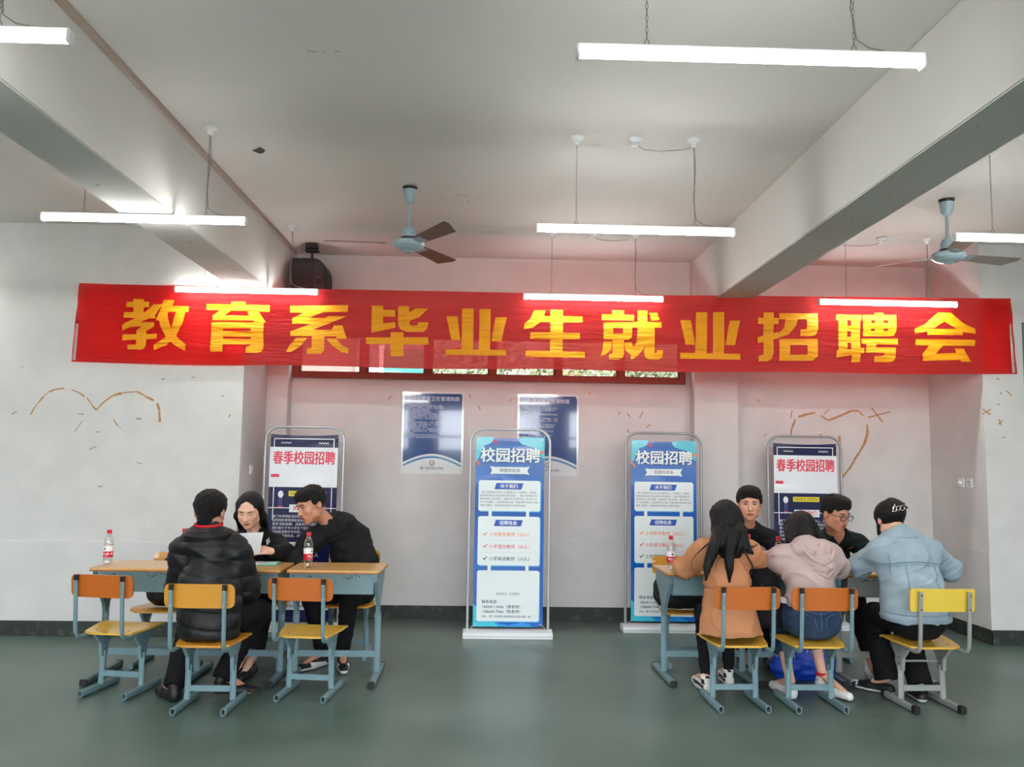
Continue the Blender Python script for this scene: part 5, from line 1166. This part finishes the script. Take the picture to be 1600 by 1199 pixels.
pp = onto(to, [(2.775, 6.3, .872), (2.785, 6.3, .888), (2.795, 6.3, .898), (2.792, 6.3, .88)], .004); strip(r, 'chest_emblem', mat('emblem_orange', (190, 110, 70), .5), pp[:3], [.004, .008, .003], .4)

# --- 6 girl in camel jacket, long hair
J = dict(pel=(1.575, 5.40, .52), ch=(1.575, 5.47, .83), nk=(1.575, 5.50, 1.00), fr=(.03, 1, 0), sha=(1.425, 5.49, .935), shb=(1.725, 5.49, .935), ela=(1.325, 5.60, .815), elb=(1.865, 5.63, .845), wra=(1.46, 5.87, .805), wrb=(1.68, 5.90, .805), hda=(.3, 1, 0), hdb=(-.4, 1, 0), hna=UP, hnb=UP, kna=(1.49, 5.75, .50), knb=(1.68, 5.80, .50), ana=(1.475, 5.63, .11), anb=(1.675, 5.80, .11), toa=(1.46, 5.86, .03), tob=(1.69, 6.02, .03))
def camel(P, t):
    w = fcone(P, (1.555, 5.33, .40), (1.565, 5.42, .71), .205, .150, (0, 1, 0), .80); t = smin(t, w, .03)
    return t+.010*np.exp(-((P[:, 2]-.715-.02*(P[:, 0]-1.57))/.010)**2)
def hair6(H, P):
    q = H.loc(P); A = q.copy(); A[:, 0] = np.abs(A[:, 0])
    d = ell(q, (0, -.012, .036), (.086, .104, .090)); d = smin(d, cone(A, (.055, -.02, .03), (.060, -.02, -.10), .042, .036), .04)*H.k
    c = lambda pts, rr: np.minimum.reduce([cone(P, pts[i], pts[i+1], rr[i], rr[i+1]) for i in range(len(pts)-1)])
    d = smin(d, fcone(P, (1.60, 5.50, 1.12), (1.58, 5.40, .97), .095, .085, (0, 1, 0), .5), .05)
    d = smin(d, c([(1.53, 5.44, 1.06), (1.46, 5.36, .97), (1.41, 5.33, .86), (1.395, 5.31, .775)], [.055, .04, .028, .006]), .02)
    d = smin(d, c([(1.60, 5.42, 1.06), (1.555, 5.335, .96), (1.55, 5.315, .86), (1.545, 5.31, .755)], [.06, .036, .027, .005]), .02)
    d = smin(d, c([(1.66, 5.45, 1.08), (1.67, 5.38, .98), (1.71, 5.36, .95)], [.05, .035, .012]), .02)
    d = smax(d, -ell(q, (0, .10, -.02), (.06, .08, .095))*H.k, .008)
    return d-.0014*np.sin(P[:, 0]*260+9*np.sin(P[:, 2]*9))
def spots(Pc, hl, dd): a = (Pc-hl)@dd; x = np.cross(dd, V3(0, 0, 1)); s = (Pc-hl)@x; return np.where(Pc[:, 2] < .02, 1, np.where(((np.abs(s) > .022) & (np.abs(Pc[:, 2]-.075) < .014) & (a < .03)) | ((np.abs(s) < .014) & (Pc[:, 2] > .098)) | ((np.abs(Pc[:, 2]-.045) < .009) & (np.abs(s) > .030)), 2, 0))
r, bo, to, H = person('girl in a camel jacket with very long loose dark hair, seen from behind', J, dict(head=((1.598, 5.565, 1.145), (.10, .92, -.38), UP, 1.05), tone=(226, 176, 150), hair=hair6, hm=m_hair, hb=(V3(1.30, 5.22, .70), V3(1.85, 5.78, 1.36)), h=.0078, R=dict(pel=.12, ch=.118), top=dict(name='camel_jacket', mat=g_camel, t=.024, hem=pz(.445), mod=camel, cr=.009, w=.007, wf=17, kb=.05, h=.006, ws=(1, 1, .7)), low=dict(name='leggings', mat=g_trb, len=1.0, t=.002, ra=.032), shoe=dict(mats=[g_wsh, g_sole, g_bsh], mf=spots)), (1.57, 5.45))
def lock(parent, pts, rr): 
    P_ = [Vector(p) for p in pts]; out = []; rs = []
    for i in range(len(P_)-1):
        p0, p1, p2, p3 = P_[max(i-1, 0)], P_[i], P_[i+1], P_[min(i+2, len(P_)-1)]
        for k_ in range(6):
            t = k_/6; out.append(.5*((2*p1)+(-p0+p2)*t+(2*p0-5*p1+4*p2-p3)*t*t+(-p0+3*p1-3*p2+p3)*t*t*t)); rs.append(rr[i]+(rr[i+1]-rr[i])*t)
    out.append(P_[-1]); rs.append(rr[-1]); strip(parent, 'hair_lock', m_hair, out, rs, .5, 6)
lock(r, [(1.50, 5.44, 1.03), (1.41, 5.38, .985), (1.345, 5.41, .91), (1.335, 5.44, .85), (1.36, 5.42, .80)], [.012, .009, .004, .003, .001])
lock(r, [(1.64, 5.40, 1.02), (1.67, 5.335, .93), (1.70, 5.325, .86), (1.675, 5.315, .78)], [.014, .007, .005, .001])
lock(r, [(1.56, 5.36, .98), (1.475, 5.325, .90), (1.46, 5.315, .83)], [.010, .004, .001])
lock(r, [(1.66, 5.38, 1.0), (1.72, 5.385, .985), (1.77, 5.42, 1.0)], [.014, .010, .002])
e = H.w((.01, -.03, .121)); strip(r, 'hair_clip', m_steel, [tuple(e), tuple(e+V3(.014, 0, .003))], .005)
ring(r, 'shirt_collar', mat('collar_white', (206, 200, 192), .8), (1.585, 5.50, 1.035), .060, .055, .013, (0, .2))

# --- 7 girl in dusty pink hoodie and cut jeans
J = dict(pel=(2.10, 5.36, .52), ch=(2.115, 5.45, .79), nk=(2.13, 5.54, .955), fr=(0, 1, 0), sha=(1.965, 5.51, .89), shb=(2.28, 5.51, .90), ela=(1.89, 5.73, .83), elb=(2.385, 5.64, .83), wra=(2.07, 5.95, .805), wrb=(2.24, 5.93, .805), hda=(.4, 1, 0), hdb=(-.3, 1, 0), hna=UP, hnb=UP, kna=(1.99, 5.70, .50), knb=(2.21, 5.72, .50), ana=(1.995, 5.50, .11), anb=(2.265, 5.64, .12), toa=(1.955, 5.72, .03), tob=(2.36, 5.44, .03))
def hoody(P, t):
    h = ell(P, (2.155, 5.380, .895), (.085, .040, .075)); h = smin(h, cone(P, (2.05, 5.455, .975), (2.12, 5.360, .87), .042, .034), .015); h = smin(h, cone(P, (2.265, 5.455, .97), (2.21, 5.360, .87), .042, .034), .015); h = smin(h, cone(P, (2.15, 5.370, .86), (2.195, 5.350, .80), .045, .016), .03)
    h = smin(h, cone(P, (2.08, 5.495, .985), (2.23, 5.495, .985), .045, .045), .03)
    h = smax(h, -ell(P, (2.158, 5.335, .955), (.058, .045, .040)), .008)
    h -= .003*np.sin(np.linalg.norm(P-V3(2.155, 5.405, 1.02), axis=1)*170)
    return smin(t, h, .006)
def hair7(H, P):
    q = H.loc(P); A = q.copy(); A[:, 0] = np.abs(A[:, 0])
    d = ell(q, (0, -.012, .036), (.087, .106, .092)); d = smin(d, cone(A, (.06, .0, .03), (.085, .03, -.13), .045, .030), .04); d = smin(d, cone(q, (0, -.05, .0), (0, -.05, -.10), .07, .05), .04); d = smin(d, cone(A, (.07, -.03, -.02), (.118, -.055, -.115), .04, .008), .03)
    d = smax(d, -ell(q, (0, .11, -.02), (.055, .075, .095)), .008)
    return (d-.0012*np.sin(A[:, 0]*260+8*np.sin(q[:, 2]*12)))*H.k
r, bo, to, H = person('girl in a dusty pink hoodie and cut-off jeans bent over the desk', J, dict(head=((2.148, 5.665, 1.065), (-.02, .80, -.60), UP, 1.07), tone=(226, 176, 150), hair=hair7, hm=m_hair, hb=(V3(1.93, 5.42, .86), V3(2.37, 5.92, 1.28)), h=.0078, R=dict(pel=.128, ch=.122), top=dict(name='pink_hoodie', mat=g_pink, t=.030, hem=pz(.615), mod=hoody, w=.007, wf=16, cr=.011, seed=1.7, kb=.06, h=.006), low=dict(name='cut_jeans', mat=g_jean, len=.58, nr=.30, t=.020, ra=.045, w=.004), shoe=dict(mats=[g_wsh, g_sole], cutz=-.012)), (2.1, 5.45))
strip(r, 'hood_edge', g_pink, [(2.045, 5.45, 1.0), (2.065, 5.375, .955), (2.105, 5.338, .91), (2.16, 5.325, .885), (2.215, 5.338, .91), (2.25, 5.375, .955), (2.275, 5.45, .995)], .013, seg=10)
strip(r, 'hood_edge', g_pink, [(2.04, 5.42, .945), (2.085, 5.362, .875), (2.14, 5.335, .82), (2.185, 5.33, .80), (2.235, 5.345, .85), (2.285, 5.41, .93)], .010, seg=10)
lowj = [c for c in r.children if c.name.startswith('cut_jeans')][0]
for pts in ([(1.985, 5, .60), (2.02, 5, .575), (2.07, 5, .56), (2.075, 5, .50)], [(2.22, 5, .58), (2.17, 5, .575), (2.14, 5, .56), (2.14, 5, .50)], [(2.105, 5, .62), (2.107, 5, .55), (2.108, 5, .48)], [(1.95, 5, .61), (2.10, 5, .585), (2.25, 5, .61)]):
    q = []; [q.extend(lerp(a, c, 5)) for a, c in zip(pts, pts[1:])]; strip(r, 'seam', mat('jean_stitch', (92, 112, 140), .8) if 'jean_stitch' not in bpy.data.materials else bpy.data.materials['jean_stitch'], onto(lowj, [(x, 5.4, z) for x, y, z in q], .001), .0018)
b = B(); R_ = random.Random(4)
for s in 'ab':
    k0, a0 = V3(J['kn'+s]), V3(J['an'+s]); c = k0+(a0-k0)*F(.60); W = np.array(r.location)
    for i in range(26):
        an = 2*PI*i/26; p = c+V3(math.cos(an)*.062, math.sin(an)*.062, 0); b.tube([tuple(p-W), tuple(p-W+np.array((R_.uniform(-.006, .006), R_.uniform(-.006, .006), -R_.uniform(.012, .035))))], [.002, .0005], 4)
o = b.obj('frayed_threads', mat('thread_pale', (170, 176, 182), .9), r); o['kind'] = 'stuff'
ring(r, 'red_sock', mat('sock_red', (205, 30, 44), .8), (2.268, 5.64, .125), .036, .036, .010, (0, 0))
b = B()
for i in range(5): q = (1.985-.008*i, 5.56+.02*i, .088-.006*i); b.tube([(q[0]-.022-r.location.x, q[1]-r.location.y, q[2]-.004), (q[0]-r.location.x, q[1]-.004-r.location.y, q[2]+.006), (q[0]+.022-r.location.x, q[1]-r.location.y, q[2]-.004)], .003, 5)
b.obj('shoelace', g_wsh, r)

# --- 8 girl in denim jacket with hair clip
J = dict(pel=(2.79, 5.37, .53), ch=(2.775, 5.44, .85), nk=(2.745, 5.47, 1.035), fr=(-.03, 1, 0), sha=(2.60, 5.46, .955), shb=(2.93, 5.46, .955), ela=(2.535, 5.62, .845), elb=(3.10, 5.53, .835), wra=(2.62, 5.88, .81), wrb=(2.95, 5.80, .82), hda=(.3, 1, 0), hdb=(-.5, .9, 0), hna=UP, hnb=UP, kna=(2.69, 5.76, .50), knb=(2.86, 5.72, .50), ana=(2.69, 5.62, .11), anb=(2.83, 5.45, .12), toa=(2.60, 5.72, .03), tob=(2.86, 5.65, .03))
def den(P, t):
    w = fcone(P, (2.755, 5.34, .55), (2.765, 5.42, .85), .208, .185, (0, 1, 0), .78); t = smin(t, w, .04)
    t = smin(t, cone(P, (2.67, 5.475, 1.045), (2.83, 5.475, 1.045), .050, .050), .03)
    return t-.006*np.clip(1-np.abs(P[:, 2]-.565)/.022, 0, 1)
def hair8(H, P):
    q = H.loc(P)
    d = ell(q, (0, -.016, .036), (.088, .108, .092)); d = smin(d, ell(q, (.01, -.085, .04), (.05, .04, .05)), .03); d = smax(d, (q[:, 1]*.7-(q[:, 2]+.028)*.72), .01)
    d = smin(d, cone(q, (.0, -.08, .09), (.085, -.07, .085), .030, .008), .02); d = smin(d, cone(q, (.02, -.085, .07), (.10, -.075, .055), .024, .004), .015); d = smin(d, cone(q, (.0, -.07, .10), (.07, -.06, .115), .02, .004), .015)
    d = smin(d, cone(q, (-.06, .02, .0), (-.075, .05, -.07), .02, .010), .02)
    return (d-.0010*np.sin(q[:, 0]*220+q[:, 2]*150+6*np.sin(q[:, 2]*14)))*H.k
def conv(Pc, hl, dd): a = (Pc-hl)@dd; return np.where((Pc[:, 2] < .030), np.where(Pc[:, 2] > .024, 0, 1), np.where(a > .2, 1, 0))
r, bo, to, H = person('girl in a light denim jacket with a metal claw clip in her hair', J, dict(head=((2.735, 5.60, 1.150), (-.12, .86, -.48), UP, 1.07), tone=(218, 168, 142), hair=hair8, hm=m_hair, hb=(V3(2.55, 5.38, .98), V3(2.92, 5.80, 1.34)), h=.0078, R=dict(pel=.13, ch=.13), top=dict(name='denim_jacket', mat=[g_denim, g_seam], t=.029, hem=pz(.535), mod=den, cr=.012, seed=4.1, w=.008, wf=15, kb=.05, h=.006), low=dict(name='wide_trousers', mat=g_trb, len=1.04, ra=.055, t=.02), shoe=dict(mats=[g_bsh, g_sole], mf=conv, high=0)), (2.78, 5.45))
def seamline(pts, rad=.0028, n=9):
    q = []; [q.extend(lerp(a, c, n)) for a, c in zip(pts, pts[1:])]; strip(r, 'seam', g_seam, onto(to, q, .0008), rad)
seamline([(2.58, 5.4, .885), (2.66, 5.4, .905), (2.77, 5.4, .912), (2.88, 5.4, .90), (2.97, 5.4, .88)], .0045, 7)
seamline([(2.60, 5.4, .873), (2.66, 5.4, .89), (2.77, 5.4, .897), (2.88, 5.4, .885), (2.95, 5.4, .868)], .002, 7)
seamline([(2.68, 5.4, .89), (2.675, 5.4, .72), (2.695, 5.4, .60)]); seamline([(2.87, 5.4, .885), (2.865, 5.4, .72), (2.84, 5.4, .60)])
seamline([(2.55, 5.4, .592), (2.66, 5.4, .588), (2.78, 5.4, .588), (2.95, 5.4, .592)], .003)
seamline([(2.97, 5.4, .96), (2.965, 5.4, .87), (2.955, 5.4, .80)]); seamline([(2.60, 5.4, .95), (2.605, 5.4, .87), (2.60, 5.4, .82)])
for s in (-1, 1): strip(r, 'jacket_collar', g_denim, [(2.745, 5.385, 1.055), (2.745+s*.05, 5.395, 1.06), (2.745+s*.085, 5.44, 1.055), (2.745+s*.09, 5.50, 1.035)], [.02, .022, .022, .016], .5, 8)
W = np.array(r.location); cp = H.w((-.015, -.128, .022)); b = B()
for dx, dz, rx, rz_ in ((-.022, 0, .012, .020), (.004, .004, .014, .014), (.030, .006, .014, .017)):
    b.tube([tuple(cp+V3(dx+rx*math.cos(a), -.006, dz+rz_*math.sin(a))-W) for a in [2*PI*i/14 for i in range(14)]], .0028, 6, closed=True)
b.tube([tuple(cp+V3(-.035, -.004, -.02)-W), tuple(cp+V3(-.02, -.006, .03)-W)], .0028, 6); b.obj('claw_clip', mat('clip_metal', (214, 200, 186), .25, metal=.8), r, smooth=True)

# ================================================================== bags
def soft(name, label, cat, loc, parts, mtl, amp=.008, extra=None, h=.009):
    t = empty(name, loc, label, cat)
    def f(P):
        d = None
        for c, rr in parts: e = ell(P, c, rr); d = e if d is None else smin(d, e, .05)
        d -= wr(P, amp, 22, loc[0]); return np.maximum(d, V3(0, 0, parts[0][0][2]-parts[0][1][2]*.8)[2]-P[:, 2])
    a = np.array([c for c, _ in parts]); rr = np.array([q for _, q in parts]).max(); lo = a.min(0)-rr-.03; hi = a.max(0)+rr+.03
    mesh_field(f, lo, hi, h, 'bag_body', mtl, t); return t
t = soft('handbag', 'dark handbag with pale piping on the chair behind the far left desk', 'bag', (-2.30, 6.25, .43), [((-2.33, 6.25, .53), (.16, .11, .13)), ((-2.18, 6.25, .52), (.15, .11, .12)), ((-2.26, 6.26, .60), (.14, .09, .10))], m_bag2)
for dx in (0, .022): strip(t, 'piping', m_paper, [(-2.19+dx, 6.135, .62), (-2.20+dx, 6.125, .55), (-2.19+dx, 6.135, .47)], .0022)
strip(t, 'strap', m_bag, [(-2.40, 6.30, .62), (-2.42, 6.36, .72), (-2.37, 6.38, .785), (-2.28, 6.37, .79), (-2.22, 6.32, .66)], .009)
t = soft('shoulder_bag', 'black bag on the chair behind the desk left of the camel jacket', 'bag', (1.50, 6.38, .43), [((1.44, 6.34, .51), (.17, .12, .10)), ((1.62, 6.34, .52), (.16, .12, .10)), ((1.33, 6.33, .58), (.07, .07, .09))], m_bag)
strip(t, 'strap', m_bag, [(1.30, 6.28, .62), (1.27, 6.24, .54), (1.32, 6.22, .47)], .014)
for dx in (0, .02): strip(t, 'piping', m_tapeg, [(1.46, 6.20+dx, .595), (1.55, 6.20+dx, .585), (1.66, 6.21+dx, .57)], .0018)
t = soft('backpack', 'black backpack hanging between the camel jacket and the pink hoodie', 'backpack', (1.84, 5.55, .44), [((1.84, 5.54, .56), (.115, .10, .13)), ((1.835, 5.54, .68), (.11, .10, .13)), ((1.835, 5.58, .77), (.095, .08, .08)), ((1.84, 5.50, .50), (.125, .09, .09))], g_trb, .004)
strip(t, 'strap', m_bag, [(1.80, 5.43, .74), (1.78, 5.42, .62), (1.80, 5.43, .50)], .012)
m_bluebag = mat('bag_blue', (18, 62, 176), .45, bump=.6, bscale=14)
t = soft('carrier_bag', 'blue carrier bag on the floor under the desk by the jeans', 'bag', (2.24, 5.98, 0), [((2.16, 5.98, .09), (.13, .10, .12)), ((2.34, 5.98, .09), (.13, .10, .12)), ((2.26, 5.98, .17), (.12, .08, .10)), ((2.42, 5.97, .10), (.06, .07, .10))], m_bluebag, .014)

# ================================================================== turn lettering into plain meshes
bpy.context.view_layer.update(); dg = bpy.context.evaluated_depsgraph_get()
for o in [o for o in SC.objects if o.type == 'FONT']:
    me = bpy.data.meshes.new_from_object(o.evaluated_get(dg)); n = o.name; bd = o.data.get('bold', 0)*o.data.size
    if bd:
        co = np.empty(len(me.vertices)*3, F); me.vertices.foreach_get('co', co); co = co.reshape(-1, 3); fs = [tuple(p.vertices) for p in me.polygons]; vs = []; ff = []
        for q, (dx, dy) in enumerate(((bd, 0), (-bd, 0), (0, bd*.7), (0, -bd*.7))):
            vs += [tuple(v) for v in co+V3(dx, dy, q*.00002)]; ff += [tuple(i+q*len(co) for i in f) for f in fs]
        mt = me.materials[0]; me = bpy.data.meshes.new(o.name); me.from_pydata(vs, [], ff); me.materials.append(mt)
    k_ = bpy.data.objects.new('tmp', me); par, loc, rot, scl = o.parent, o.location.copy(), o.rotation_euler.copy(), o.scale.copy()
    bpy.data.objects.remove(o); k_.name = n; C.objects.link(k_); k_.parent = par; k_.location = loc; k_.rotation_euler = rot; k_.scale = scl
for c in list(bpy.data.curves): bpy.data.curves.remove(c)
